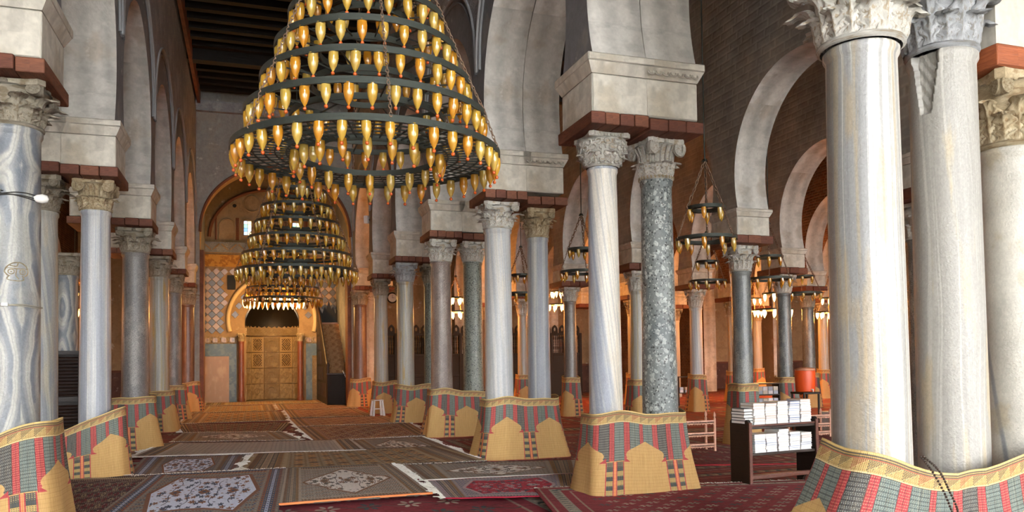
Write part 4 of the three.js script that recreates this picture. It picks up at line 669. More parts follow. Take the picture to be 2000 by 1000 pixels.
// small two-tier chandeliers of the aisles
function small(label, x, d, y, o = {}) {
  const R = o.R ?? 0.44, c = chandelier({ x, d, label, ls: o.ls ?? 1, chains: 3, co: 0.2, hub: y + 1.15, ceil: AISLE_TOP, cs: 1.3, rings: [{ y, R, ri: R * 0.7, n: 10, lit: o.lit }, { y: y + 0.45, R: R * 0.64, ri: R * 0.4, n: 6, lit: o.lit }] });
  if (o.lit) { warm(c, 0, y - 0.12, 0, (o.power ?? 60) * (o.k ?? 0.5), 8, 0xffa04e); }
  return c;
}
const X1 = 6.28, X2 = 10.1, X3 = 13.95, X4 = 17.8;
small('unlit two-ring chandelier hanging before the white arch, right of the white-flecked column', X1, 9.9, 3.24);
small('unlit chandelier half hidden behind the white column with slanting grey bands', X1, 14.4, 3.26);
small('unlit chandelier seen between the crack-lined and the blue-white columns', X1, 18.1, 3.14);
small('glowing chandelier between the brownish pink and dark green columns', X1, 24.5, 3.1, { lit: true, power: 70, ls: 1.2 });
small('unlit two-ring chandelier overlapping the capital of the column by the water cooler', X2, 13.6, 3.12);
small('unlit chandelier hanging left of the polished dark column, before the orange wall', X2, 15.9, 3.3);
small('glowing chandelier right of the blue-white column', X2, 25.2, 3.42, { lit: true, power: 70, ls: 1.2 });
small('unlit chandelier right above the orange water cooler', X3, 17.4, 3.2, { R: 0.5 });
small('bright glowing chandelier beside the near thick column, above the far aisle', X3, 18.6, 2.85, { lit: true, power: 90, ls: 1.15, R: 0.5, k: 0.13 });
small('glowing chandelier just left of the near thick column, lower than its neighbour', X4, 20.9, 2.95, { lit: true, power: 90, ls: 1.1, k: 0.3 });
small('glowing chandelier in the narrow gap between the near right columns', X3, 11.95, 2.5, { lit: true, power: 50, ls: 1.1, k: 0.2 });
small('small glowing chandelier just right of the polished dark column', X4, 24.9, 3.25, { lit: true, power: 90, ls: 1.2 });
small('glowing chandelier in the left aisle, beside the blue-streaked column', -4.6, 24.5, 3.1, { lit: true, power: 60, ls: 1.2 });
small('glowing chandelier in the far right aisle', 21.5, 24, 3.1, { lit: true, power: 110, ls: 1.2 });
small('glowing chandelier in the far left aisle', -8.4, 20, 3.1, { lit: true, power: 70, ls: 1.2 });

// ------------------------------------------------------------------ rugs
const PAL = { blue: ['#e2e7fa', '#464e6a', '#8a5a46'], cream: ['#d6d0ca', '#5c5650', '#7a5a44'], grey: ['#a7a19a', '#4b4744', '#6d5a4c'], orange: ['#b5844e', '#4c4540', '#6d4c34'], red: ['#a12036', '#3a3a48', '#a08c90'], dark: ['#6a1f2a', '#2a1c20', '#8d7a62'], brown: ['#7a4a38', '#38282a', '#a88c6a'] };
function rugTex(st, w = 640, h = 400) {                                            // long side along u
  return canvasTex(w, h, (c) => {
    const [field, ink, ac] = PAL[st.pal], g = st.ground ?? '#5e5650';
    c.fillStyle = st.edge ?? ink; c.fillRect(0, 0, w, h); c.fillStyle = g; c.fillRect(6, 6, w - 12, h - 12);
    // ground: rows of small lozenges
    for (let y = 8, r = 0; y < h - 8; y += 8, r++) for (let x = 8 + (r % 2) * 6; x < w - 8; x += 12) { c.fillStyle = [ink, '#958b80', ac, '#7d7469'][(r + Math.floor(x / 36)) % 4]; c.fillRect(x, y, 7, 4); c.fillRect(x + 2, y - 1.5, 3, 7); }
    // end borders of stripes and motifs
    const ends = st.ends ?? 90;
    for (const s of [0, 1]) for (let k = 0; k < 7; k++) { const x = k * ends / 7, X0 = s ? w - x - ends / 7 : x; c.fillStyle = [g, ac, ink, st.pal === 'blue' ? '#b4bfd8' : '#a28c74', ink, st.stripe ?? '#8c6a44', g][k]; c.fillRect(X0, 8, ends / 7 - 1, h - 16); c.fillStyle = k % 2 ? ink : '#b09a80'; for (let y = 12; y < h - 14; y += 14) c.fillRect(X0 + 3, y + (k % 3) * 3, ends / 7 - 7, 5); }
    // long borders
    for (const s of [0, 1]) for (let k = 0; k < 3; k++) { const y = 8 + k * 12, Y0 = s ? h - y - 11 : y; c.fillStyle = [ink, st.stripe ?? ac, g][k]; c.fillRect(ends, Y0, w - 2 * ends, 10); c.fillStyle = '#b8a48c'; for (let x = ends + 4; x < w - ends; x += 15) c.fillRect(x, Y0 + 3, 7, 4); }
    const cx = w / 2, cy = h / 2, a = w / 2 - ends - 18, b = h / 2 - 58;
    const shape = (k) => { c.beginPath(); const A = a * k, B = b * k; if (st.med === 'diamond') { const n = 12; for (let q = 0; q < 4; q++) for (let i = 0; i < n; i++) { const t = i / n, sx = [1, -1, -1, 1][q], sy = [1, 1, -1, -1][q], u = q % 2 ? 1 - t : t, X = A * (1 - Math.floor(u * n) / n) * sx, Y = B * (Math.ceil(u * n) / n) * sy; c[q || i ? 'lineTo' : 'moveTo'](cx + X, cy + Y); } } else { c.moveTo(cx - A, cy); c.lineTo(cx - A * 0.72, cy - B); c.lineTo(cx - A * 0.2, cy - B * 0.86); c.lineTo(cx + A * 0.2, cy - B * 0.86); c.lineTo(cx + A * 0.72, cy - B); c.lineTo(cx + A, cy); c.lineTo(cx + A * 0.72, cy + B); c.lineTo(cx + A * 0.2, cy + B * 0.86); c.lineTo(cx - A * 0.2, cy + B * 0.86); c.lineTo(cx - A * 0.72, cy + B); } c.closePath(); };
    if (st.med) {
      c.fillStyle = ac; shape(1.08); c.fill(); c.fillStyle = field; shape(1); c.fill(); c.save(); shape(0.98); c.clip();
      const stamp = (x, y, k) => { for (let q = 0; q < 5; q++) { const t = q * 1.257 + k; c.beginPath(); c.ellipse(x + 7 * Math.cos(t), y + 6 * Math.sin(t), 5, 3, t, 0, 7); c.fill(); } c.fillRect(x - 2, y - 2, 4, 4); };
      for (let i = 0; i < 64; i++) { const x = rnd() * a, y = rnd() * b, k = rnd() * 6; c.fillStyle = rnd() > 0.4 ? ink : ac; for (const sx of [-1, 1]) for (const sy of [-1, 1]) rnd() > 0.5 ? stamp(cx + sx * x, cy + sy * y, k) : c.fillRect(cx + sx * x, cy + sy * y, 9, 4); }
      c.strokeStyle = ink; c.lineWidth = 3; for (const sx of [-1, 1]) for (const sy of [-1, 1]) for (const q of [0.25, 0.6]) { c.beginPath(); c.moveTo(cx + sx * a * q, cy); c.bezierCurveTo(cx + sx * a * (q + 0.1), cy + sy * b * 0.3, cx + sx * a * (q - 0.16), cy + sy * b * 0.4, cx + sx * a * q, cy + sy * b * 0.66); c.stroke(); }
      c.fillStyle = ac; for (const q of [-0.55, 0, 0.55]) { c.beginPath(); c.moveTo(cx + q * a - 26, cy); c.lineTo(cx + q * a, cy - 20); c.lineTo(cx + q * a + 26, cy); c.lineTo(cx + q * a, cy + 20); c.fill(); c.fillStyle = ink; c.fillRect(cx + q * a - 6, cy - 5, 12, 10); c.fillStyle = ac; }
      c.restore();
    } else if (st.rows) { for (let y = 60; y < h - 60; y += 34) for (let x = ends + 14; x < w - ends - 14; x += 40) { c.fillStyle = (x + y) % 3 ? field : ac; c.beginPath(); c.moveTo(x, y + 14); c.lineTo(x + 16, y); c.lineTo(x + 32, y + 14); c.lineTo(x + 16, y + 28); c.fill(); c.fillStyle = ink; c.fillRect(x + 12, y + 10, 8, 8); } }
    // worn pile
    for (let i = 0; i < 9000; i++) { const x = rnd() * w, y = rnd() * h, L = 0.03 + 0.1 * N(1, x / w, y / h); c.fillStyle = rnd() > 0.5 ? `rgba(20,14,12,${L})` : `rgba(210,200,190,${L})`; c.fillRect(x, y, rr(3, 14), 2); }
  });
}
const pileBump = scaled(tex(128, 128, (u, v) => [255 * N(3, u, v)], false), 6);
const rugM = (st) => mat({ map: rugTex(st), color: new THREE.Color().setScalar(st.pal === 'blue' ? 1.08 : 1.3), bumpMap: pileBump, bumpScale: 0.006, roughness: 0.95 });
const fringeM = mat({ color: 0xd8d2c8, roughness: 0.95 });
let layer = 0;
function rug(label, c, st, o = {}) {                                                // corners: far left, far right, near right, near left, in metres (x, D)
  const y0 = o.y ?? 0.016 + 0.004 * layer++, nu = 28, nv = 20, t = thing('rug', label, 'rug', 0, 0, 0, 0, o.group), ph = rr(0, 6);
  const P = (u, v) => { const fl = c[0], fr = c[1], nr = c[2], nl = c[3]; return [0, 1].map((k) => lerp(lerp(nl[k], nr[k], u), lerp(fl[k], fr[k], u), v)); };
  const p = [], uv = [], idx = [], H = (u, v) => y0 + 0.010 * (0.5 + 0.5 * Math.sin(u * 9 + ph) * Math.sin(v * 7 + ph * 2)) * (o.wavy ?? 0.7);
  for (let s = 0; s < 2; s++) for (let j = 0; j <= nv; j++) for (let i = 0; i <= nu; i++) { const u = i / nu, v = j / nv, [x, d] = P(u, v), wob = 0.012 * Math.sin(u * 21 + ph) * (j === 0 || j === nv ? 1 : 0); p.push(x, s ? y0 - 0.008 : H(u, v), -(d + wob)); uv.push(o.across ? 1 - v : u, o.across ? u : v); }
  const n = (nu + 1) * (nv + 1), id = (i, j) => j * (nu + 1) + i;
  for (let j = 0; j < nv; j++) for (let i = 0; i < nu; i++) idx.push(id(i, j), id(i + 1, j), id(i + 1, j + 1), id(i, j), id(i + 1, j + 1), id(i, j + 1));
  for (let i = 0; i < nu; i++) for (const j of [0, nv]) { const a = id(i, j), b = id(i + 1, j); j ? idx.push(a, b, b + n, a, b + n, a + n) : idx.push(b, a, a + n, b, a + n, b + n); }
  for (let j = 0; j < nv; j++) for (const i of [0, nu]) { const a = id(i, j), b = id(i, j + 1); i ? idx.push(b, a, a + n, b, a + n, b + n) : idx.push(a, b, b + n, a, b + n, a + n); }
  const g = new THREE.BufferGeometry(); g.setAttribute('position', new THREE.Float32BufferAttribute(p, 3)); g.setAttribute('uv', new THREE.Float32BufferAttribute(uv, 2)); g.setIndex(idx); g.computeVertexNormals();
  part('pile', g, st, t);
  const edge = (a, b, out, len) => {                                                // fringe: many loose threads along one edge
    const q = [], L = Math.hypot(b[0] - a[0], b[1] - a[1]), m = Math.round(L / 0.022);
    for (let i = 0; i < m; i++) { const s = (i + 0.5) / m, x = lerp(a[0], b[0], s), d = lerp(a[1], b[1], s), l = len * rr(0.5, 1.15) * (0.75 + 0.45 * Math.sin(s * 17 + ph)), an = rr(-0.5, 0.5), ox = out[0] * Math.cos(an) - out[1] * Math.sin(an), od = out[0] * Math.sin(an) + out[1] * Math.cos(an), f = new THREE.BoxGeometry(0.011, 0.006, l); f.rotateY(Math.atan2(ox, -od)); f.translate(x + ox * l / 2, y0 + 0.004 + rr(0, 0.007), -(d + od * l / 2)); q.push(f); }
    part('fringe', mg(q), fringeM, t);
  };
  const [fl, fr, nr, nl] = c;
  for (const e of o.fringe ?? '') { if (e === 'l') edge(nl, fl, [-1, 0], 0.11); if (e === 'r') edge(nr, fr, [1, 0], 0.11); if (e === 'f') edge(fl, fr, [0, 1], 0.07); if (e === 'n') edge(nl, nr, [0, -1], 0.07); }
  if (o.selvedge) part('selvedge', tube([V(nl[0], y0 + 0.006, nl[1]), V((nl[0] + nr[0]) / 2, y0 + 0.008, (nl[1] + nr[1]) / 2 + 0.01), V(nr[0], y0 + 0.006, nr[1])], 0.014, 20, 5), o.selvedge, t);
  return t;
}
const orangeEdge = mat({ color: 0xd8804a, roughness: 0.9 }), whiteEdge = mat({ color: 0xd2ccc4, roughness: 0.9 });
const R = {
  red: rugM({ pal: 'red', ground: '#7c7684', ends: 110, edge: '#a01c34', med: 'octagon' }), blue: rugM({ pal: 'blue', med: 'octagon', stripe: '#9a5a38', ground: '#8a8078' }), cream: rugM({ pal: 'cream', med: 'diamond', ground: '#9b9085' }),
  blue2: rugM({ pal: 'blue', med: 'octagon', ends: 150, ground: '#7c7776' }), orange: rugM({ pal: 'orange', ground: '#94805f', ends: 120, rows: true }), grey: rugM({ pal: 'grey', ground: '#b8b2ac', ends: 70 }), greyd: rugM({ pal: 'cream', med: 'diamond', ground: '#8c857e', ends: 120 }), brown: rugM({ pal: 'brown', ground: '#845f52', rows: true }), dark: rugM({ pal: 'dark', ground: '#4a2a2c', rows: true, ends: 60 }),
};
const carpetM = (base, ac, pal, band = '#5f5a4c', k = 1.35) => mat({ map: canvasTex(768, 768, (c, w, h) => {
  c.fillStyle = base; c.fillRect(0, 0, w, h); const cols = pal;
  for (let b = 0; b < 3; b++) { const m = 10 + b * 34; c.strokeStyle = [ac, band, ac][b]; c.lineWidth = b === 1 ? 26 : 5; c.strokeRect(m, m, w - 2 * m, h - 2 * m); }
  for (let i = 0; i < 90; i++) { const e = 40 + (i % 2) * 8; for (const [x, y] of [[e + (w - 2 * e) * i / 90, 44], [e + (w - 2 * e) * i / 90, h - 44], [44, e + (h - 2 * e) * i / 90], [w - 44, e + (h - 2 * e) * i / 90]]) { c.fillStyle = cols[i % cols.length]; c.beginPath(); c.arc(x, y, 8, 0, 7); c.fill(); } }
  for (let y = 120; y < h - 110; y += 46) for (let x = 120 + ((y / 46) & 1) * 26; x < w - 110; x += 52) { c.fillStyle = cols[Math.floor(rnd() * cols.length)]; for (let k = 0; k < 6; k++) { const a = k * Math.PI / 3; c.beginPath(); c.ellipse(x + 10 * Math.cos(a), y + 10 * Math.sin(a), 6, 3, a, 0, 7); c.fill(); } c.strokeStyle = '#4c4a3c'; c.lineWidth = 2; c.beginPath(); c.moveTo(x, y); c.bezierCurveTo(x + 20, y - 22, x + 30, y + 22, x + 50, y); c.stroke(); }
  for (let i = 0; i < 16000; i++) { const x = rnd() * w, y = rnd() * h, L = 0.08 + 0.2 * N(1, x / w, y / h); c.fillStyle = rnd() > 0.55 ? `rgba(16,8,8,${L})` : `rgba(170,120,100,${L * 0.8})`; c.fillRect(x, y, rr(4, 20), 2); }
}), color: new THREE.Color().setScalar(k), bumpMap: pileBump, bumpScale: 0.008, roughness: 0.97 });
const CR = [carpetM('#74221f', '#9a5a4c', ['#8a6a52', '#6f3a34', '#3c4440', '#a07c60']), carpetM('#6e2c2e', '#94706a', ['#8a6e60', '#6a4044', '#564c50', '#9c8270']), carpetM('#80222e', '#96806e', ['#8f8a7c', '#a79a8a', '#3c4a4c', '#b8ac98'], '#8d877a', 1.3)];
// carpets that cover the floor of the nave and the aisles
rug('dark red patterned carpet under the rugs at the near end of the nave', [[-3.0, 14], [3.3, 14], [3.3, 4.2], [-3.0, 4.2]], CR[2], { y: 0.010, wavy: 0.2 });
rug('dark red carpet lying under the rugs in the far half of the nave', [[-3.0, 33.3], [3.3, 33.3], [3.3, 14], [-3.0, 14]], CR[1], { y: 0.010, wavy: 0.2 });
const bigs = [[3.35, 7.9, 4.2, 9.2, 'crimson carpet with a pale border under the dark wooden bookcase', 0], [3.35, 7.9, 9.2, 15, 'worn red carpet in the aisle beyond the bookcase, before the slatted rack', 1], [7.9, 12.2, 4.2, 13.4, 'worn red carpet in the second aisle around the polished dark column', 1], [3.35, 7.9, 15, 31, 'red carpet in the aisle toward the carved wooden screen', 0], [7.9, 12.2, 13.4, 33, 'red carpet in the second aisle reaching to the far wall', 0], [12.2, 20, 8, 20, 'red carpet in the far right aisles under the water cooler', 0], [12.2, 26.5, 20, 33.2, 'red carpet before the orange far wall', 1], [-13, -3.05, 6, 33, 'red carpet of the left aisles', 1]];
for (const [x0, x1, d0, d1, l, k] of bigs) rug(l, [[x0, d1], [x1, d1], [x1, d0], [x0, d0]], CR[k], { y: 0.011, wavy: 0.3, across: true });
// strips of red edging that show between the aisle carpets
const redStrip = mat({ color: 0xa52a33, roughness: 0.95, bumpMap: pileBump, bumpScale: 0.006 });
rug('narrow bright red carpet edge crossing the floor behind the bookcase', [[5.15, 10.05], [8.6, 8.95], [8.6, 8.87], [5.15, 9.93]], redStrip, { y: 0.024 });
// rugs of the nave, from the mihrab toward the camera
const browns = ['worn brown rug close before the mihrab step', 'brown striped rug, second from the mihrab on the right', 'brown striped rug, second from the mihrab on the left', 'reddish brown rug beside the white stool', 'reddish brown rug on the left, level with the white stool'];
[[-1.7, 3.3, 30.6, 33], [0.9, 3.4, 26.4, 30.4], [-1.8, 0.85, 26.2, 30.2], [1.05, 3.3, 22.2, 26.2], [-1.7, 1.0, 21.4, 26]].forEach(([x0, x1, d0, d1], i) => rug(browns[i], [[x0, d1], [x1, d1 - 0.2], [x1, d0], [x0, d0 + 0.15]], [R.orange, R.brown, R.orange, R.brown, R.orange][i], { fringe: 'ln' }));
rug('brown rug with a white near edge, just short of the white stool', [[1.0, 22.1], [3.55, 21.8], [3.6, 19.1], [1.05, 19.2]], R.brown, { fringe: 'ln' });
rug('dark rug with a pale fringe on the left, beyond the small white-medallion rug', [[-1.71, 21.2], [0.97, 20.4], [0.67, 17.9], [-1.38, 18.6]], R.dark, { fringe: 'ln' });
rug('brown rug with ragged white corners on the right middle of the nave', [[1.04, 18.97], [3.66, 18.92], [3.44, 15.62], [1.16, 15.19]], R.brown, { fringe: 'lnr' });
rug('reddish rug with a long white medallion, left middle of the nave', [[-1.38, 18.48], [0.67, 17.73], [0.93, 15.71], [-1.45, 16.43]], R.greyd, { fringe: 'rn' });
rug('dark rug with a pale flowered centre beside the pale grey runner', [[1.81, 15.29], [3.2, 15.27], [3.24, 11.47], [1.83, 13.19]], R.greyd, { fringe: 'fr' });
rug('pale grey worn rug across the left of the nave', [[-1.54, 16.1], [1.85, 15.27], [1.84, 13.27], [-1.81, 13.87]], R.grey, { fringe: 'ln', selvedge: whiteEdge });
rug('small dark rug with a blue-white medallion behind the white fringe line', [[-1.59, 13.78], [-0.06, 13.37], [-0.18, 11.14], [-1.56, 11.5]], R.blue2, { fringe: 'rn' });
rug('brown rug with an orange lozenge centre in the middle of the nave', [[0.06, 13.5], [3.08, 13.36], [3.28, 11.07], [-0.16, 11.33]], R.orange, { fringe: 'ln' });
rug('dark red rug beside the left mats with a white fringe at its far edge', [[-2.3, 11.75], [-1.15, 11.4], [-1.2, 7], [-2.2, 7]], R.dark, { fringe: 'f' });
rug('grey rug with a long pale lozenge before the crack-lined column pair', [[2.03, 11.09], [4.48, 10.6], [3.95, 9.25], [2.01, 9.47]], R.greyd, { fringe: 'l', selvedge: whiteEdge });
rug('rug with a bright blue-white medallion at the near left', [[-1.25, 11.4], [0.47, 11.35], [0.24, 7.7], [-1.42, 8.1]], R.blue, { fringe: 'f' });
rug('brown dotted rug with a cream diamond and an orange near edge', [[0.47, 11.35], [1.9, 11.2], [1.89, 8.49], [0.28, 8.42]], R.cream, { fringe: 'r', selvedge: orangeEdge });
rug('crimson and grey rug before the slant-banded column', [[2.03, 9.4], [3.95, 9.25], [3.35, 7.75], [1.95, 8.13]], R.red, { fringe: 'l' });
rug('flower-bordered red carpet running under the mat of the white-flecked column', [[3.0, 8.3], [6.4, 7.55], [6.2, 5.2], [2.4, 5.6]], CR[2], { fringe: 'f', wavy: 1.6 });
// ------------------------------------------------------------------ dark bookcase with stacked books
{
  const turn = 0.13, cx = 5.33, cd = 7.62, W = 1.06, Dp = 0.3, b = thing('bookcase', 'dark wooden two-shelf bookcase stacked with pale books in the right aisle', 'bookcase', cx, 0.02, cd, turn);
  const side = new THREE.Shape(); side.moveTo(0, 0); side.lineTo(0.075, 0); side.quadraticCurveTo(0.09, 0.09, 0.15, 0.1); side.quadraticCurveTo(0.21, 0.09, 0.225, 0); side.lineTo(Dp, 0); side.lineTo(Dp, 0.76); side.quadraticCurveTo(Dp - 0.02, 0.81, Dp - 0.06, 0.78); side.lineTo(0.06, 0.78); side.quadraticCurveTo(0.02, 0.81, 0, 0.76); side.closePath();
  const sg = new THREE.ExtrudeGeometry(side, { depth: 0.035, bevelEnabled: true, bevelSize: 0.004, bevelThickness: 0.004, bevelSegments: 1, curveSegments: 5 }); sg.rotateY(Math.PI / 2);
  for (const x of [0, W - 0.035]) { const s = part('side_panel', sg, M.dark, b, x, 0, 0); part('front_edge', rbox(0.044, 0.76, 0.02, 0.006), M.redbrown, s, 0.0175, 0.385, 0.008); }
  for (const [y, m] of [[0.7, M.dark2], [0.4, M.dark2]]) part('shelf', rbox(W - 0.06, 0.03, Dp - 0.01, 0.005), m, b, W / 2, y, -Dp / 2);
  part('stretcher', rbox(W - 0.06, 0.05, 0.05, 0.006), M.redbrown, b, W / 2, 0.14, -0.05); part('shelf_lip', rbox(W - 0.06, 0.02, 0.02, 0.004), M.redbrown, b, W / 2, 0.725, -0.01);
  // books: pages toward the room, boards in white, blue, tan and dark
  const pages = mat({ map: canvasTex(64, 64, (c) => { c.fillStyle = '#e6e4de'; c.fillRect(0, 0, 64, 64); for (let y = 0; y < 64; y += 3) { c.fillStyle = y % 2 ? '#d2cec6' : '#f2f0ec'; c.fillRect(0, y, 64, 1.4); } }), roughness: 0.9 }), covers = [0xdfe3ea, 0xf0efec, 0x8fa3c8, 0xd9d6cf, 0xc8a184, 0x55709c, 0xe8e8ea].map((c) => mat({ color: c, roughness: 0.5 })), darkC = mat({ color: 0x1d2024, roughness: 0.5 });
  const proto = {};
  function bookProto(w, h, d, m, key) {
    if (proto[key]) return proto[key].clone();
    const g = new THREE.Group(); part('page_block', bx(-w / 2 + 0.004, w / 2 - 0.004, 0.003, h - 0.003, -d / 2 + 0.004, d / 2 - 0.004), pages, g);
    part('cover', mg([at(rbox(w, 0.004, d, 0.001), 0, 0.002, 0), at(rbox(w, 0.004, d, 0.001), 0, h - 0.002, 0), at(rbox(w, h, 0.004, 0.001), 0, h / 2, -d / 2)]), m, g); proto[key] = g; return g.clone();
  }
  const nth = ['bottom', 'second from the bottom', 'third from the bottom', 'fourth from the bottom', 'fifth from the bottom', 'sixth from the bottom', 'seventh from the bottom', 'eighth from the bottom', 'ninth from the bottom', 'tenth from the bottom'];
  const stacks = ['first', 'second', 'third', 'fourth', 'last'];
  const put = (lx, ly, lz, n, si, shelf, hs, tilt, cols) => {
    let y = ly; for (let i = 0; i < n; i++) {
      const h = hs[i % hs.length], ci = cols[i % cols.length], m = ci < 0 ? darkC : covers[ci], o = bookProto(0.165, h, 0.22, m, ci + '_' + h), c = Math.cos(turn), s = Math.sin(turn), jx = rr(-0.006, 0.006);
      o.name = numbered('book'); o.position.set(cx + c * (lx + jx) + s * lz, y + 0.02, -cd - s * (lx + jx) + c * lz); o.rotation.y = turn + rr(-0.05, 0.05); scene.add(o);
      const look = ci < 0 ? 'dark-bound' : ci === 2 || ci === 5 ? 'blue-bound' : ci === 4 ? 'tan' : 'white';
      tag(o, `${look} book, ${i === n - 1 ? 'topmost' : nth[i]} of the ${stacks[si]} stack on the bookcase's ${shelf} shelf`, 'book', `books on the ${shelf} shelf of the dark bookcase`); y += h + 0.001;
    }
  };
  const xs = [0.19, 0.365, 0.545, 0.725, 0.905];
  const H1 = [0.03, 0.024, 0.036, 0.026, 0.02];
  xs.forEach((x, i) => put(x, 0.715, -0.13, [9, 9, 9, 10, 10][i], i, 'top', [H1, [0.028, 0.034, 0.022, 0.026], [0.032, 0.026, 0.03], [0.022, 0.028, 0.024, 0.03], [0.026, 0.03, 0.028]][i], 0, [[0, 1, 4, 3, 6], [1, 0, 6, 4, 3], [1, 6, 1, 3], [2, 0, 5, 2, 1, 6], [1, 6, 0, 1, 4]][i]));
  xs.forEach((x, i) => put(x, 0.415, -0.13, [8, 8, 9, 8, 7][i], i, 'lower', [[0.024, 0.03, 0.02, 0.026], [0.028, 0.024, 0.022], [0.026, 0.028], [0.022, 0.026, 0.03], [0.03, 0.026, 0.024]][i], 0, [[1, 6, 1, 0, 2, 3], [0, 1, 3, 2, 6], [1, 6, 0, 1], [6, 2, 1, 0, 3], [1, 6, 5, 1, 0, 4]][i]));
  put(0.075, 0.715, -0.16, 6, 0, 'top', [0.03, 0.036], 0, [-1]);
}
// far small bookcases with stacks of books
function farCase(label, short, x, d, w, rows, books, turn = 0) {
  const c = thing('bookcase', label, 'bookcase', x, 0.02, d, turn);
  for (const sx of [-1, 1]) part('side_panel', rbox(0.03, 0.9, 0.26, 0.005), M.dark, c, sx * w / 2, 0.45, 0); for (let r = 0; r < rows; r++) part('shelf', rbox(w, 0.03, 0.26, 0.005), M.dark2, c, 0, 0.42 + r * 0.26 - 0.02, 0); part('shelf', rbox(w + 0.04, 0.03, 0.28, 0.005), M.dark2, c, 0, 0.91, 0);
  const bm = [0xd8dade, 0xaab4c2, 0xc9c2b4].map((q) => mat({ color: q, roughness: 0.7 })), g = rbox(0.12, 0.09, 0.2, 0.006);
  for (let r = 0; r < rows; r++) for (let i = 0; i < books; i++) for (let k = 0; k < 2; k++) { const o = single('book', `${k ? 'upper' : 'lower'} book of the ${['first', 'second', 'third', 'fourth'][i]} pile, ${r ? 'top' : 'lower'} shelf, ${short}`, 'book', g, bm[(i + k + r) % 3], x + Math.cos(turn) * (-w / 2 + (i + 0.6) * w / (books + 0.2)), 0.02 + 0.465 + r * 0.26 + k * 0.092 - 0.02, d + Math.sin(turn) * 0, turn, 'books in the ' + label); }
  return c;
}
farCase('low bookcase between the polished dark columns', 'case between polished dark columns', 11.03, 15.1, 0.58, 2, 4);
farCase('low dark bookcase beside the light grey aisle column', 'case by light grey column', 13.3, 22.2, 0.8, 1, 4);
farCase('dark bookcase seen in the narrow gap between near columns', 'case in gap between near columns', 12.4, 10.75, 0.6, 2, 3);
// low slatted racks of pinkish wood
function rack(label, x, d, w, h, turn) {
  const t = thing('book_rack', label, 'rack', x, 0.02, d, turn), post = lathe([[0.022, 0], [0.022, h * 0.9], [0.012, h * 0.93], [0.026, h * 0.97], [0.02, h * 1.03], [0.004, h * 1.09], [0, h * 1.1]], 10);
  for (const px of [-w / 2, -0.02, w / 2]) for (const pz of [0, -0.26]) part('post', post, M.pink, t, px, 0, pz);
  [0.16, 0.47, 0.8].forEach((f) => { const s = part('shelf', rbox(w, 0.022, 0.26, 0.004), M.pink, t, 0, h * f, -0.13), q = []; for (let i = 0; i < w / 0.05; i++) q.push(at(new THREE.CylinderGeometry(0.026, 0.026, 0.014, 8), -w / 2 + 0.03 + i * 0.05, -0.012, 0.134, Math.PI / 2)); part('scalloped_edge', mg([...q, at(rbox(w, 0.045, 0.014, 0.003), 0, 0.012, 0.134)]), M.pink, s); });
}
rack('low pinkish wooden rack with scalloped shelves beside the white-flecked column', 6.5, 11.1, 1.25, 0.58, 0);
rack('low pinkish wooden rack with scalloped shelves right of the bookcase', 10.35, 12.2, 1.5, 0.48, 0);
// water cooler on its stand
{
  const x = 10.83, d = 13.5, s = thing('cooler_stand', 'dark four-legged stand under the orange water cooler', 'stand', x, 0.02, d);
  part('tray', rbox(0.42, 0.04, 0.42, 0.008), M.black, s, 0, 0.76, 0); for (const [a, b] of [[-1, -1], [1, -1], [1, 1], [-1, 1]]) part('leg', rbox(0.035, 0.74, 0.035, 0.006), M.black, s, a * 0.18, 0.37, b * 0.18); part('shelf', rbox(0.38, 0.02, 0.38, 0.005), M.black, s, 0, 0.2, 0);
  const c = thing('water_cooler', 'bright orange round water cooler with a pale lid in the right aisle', 'water cooler', x, 0.8, d);
  part('body', lathe([[0, 0], [0.175, 0], [0.19, 0.02], [0.2, 0.25], [0.203, 0.43], [0.197, 0.44], [0, 0.44]], 32), M.orange, c); part('lid', lathe([[0.2, 0.44], [0.205, 0.46], [0.195, 0.485], [0.1, 0.5], [0, 0.5]], 32), mat({ color: 0xc98a6c, roughness: 0.5 }), c);
  part('spigot', mg([at(cyl(0.016, 0.016, 0.06, 8), 0, 0.05, 0.21, Math.PI / 2), at(cyl(0.012, 0.012, 0.05, 8), 0, 0.03, 0.235)]), M.white, c); part('handle', tube([new THREE.Vector3(0.2, 0.36, 0), new THREE.Vector3(0.235, 0.34, 0), new THREE.Vector3(0.235, 0.25, 0), new THREE.Vector3(0.2, 0.23, 0)], 0.012, 12, 6), M.orange, c);
  const b = thing('storage_box', 'white lidded box on the floor by the stand of the water cooler', 'box', 11.16, 0.02, 13.15, 0.1); part('body', frustum(0.24, 0.3, 0.28, 0.34, 0.34), M.white, b); part('lid', rbox(0.3, 0.05, 0.36, 0.015), M.white, b, 0, 0.365, 0);
}
// stool
{
  const t = thing('stool', 'white plastic stool on the rugs right of the nave', 'stool', 3.36, 0.035, 22, 0.1); part('seat', rbox(0.29, 0.03, 0.29, 0.012, 2), M.white, t, 0, 0.43, 0);
  for (const [a, b] of [[-1, -1], [1, -1], [1, 1], [-1, 1]]) { const l = part('leg', frustum(0.06, 0.05, 0.045, 0.04, 0.42), M.white, t, a * 0.15, 0, b * 0.15); l.rotation.z = a * 0.09; l.rotation.x = -b * 0.09; } part('stretcher', rbox(0.24, 0.03, 0.02, 0.004), M.white, t, 0, 0.2, 0.135);
}
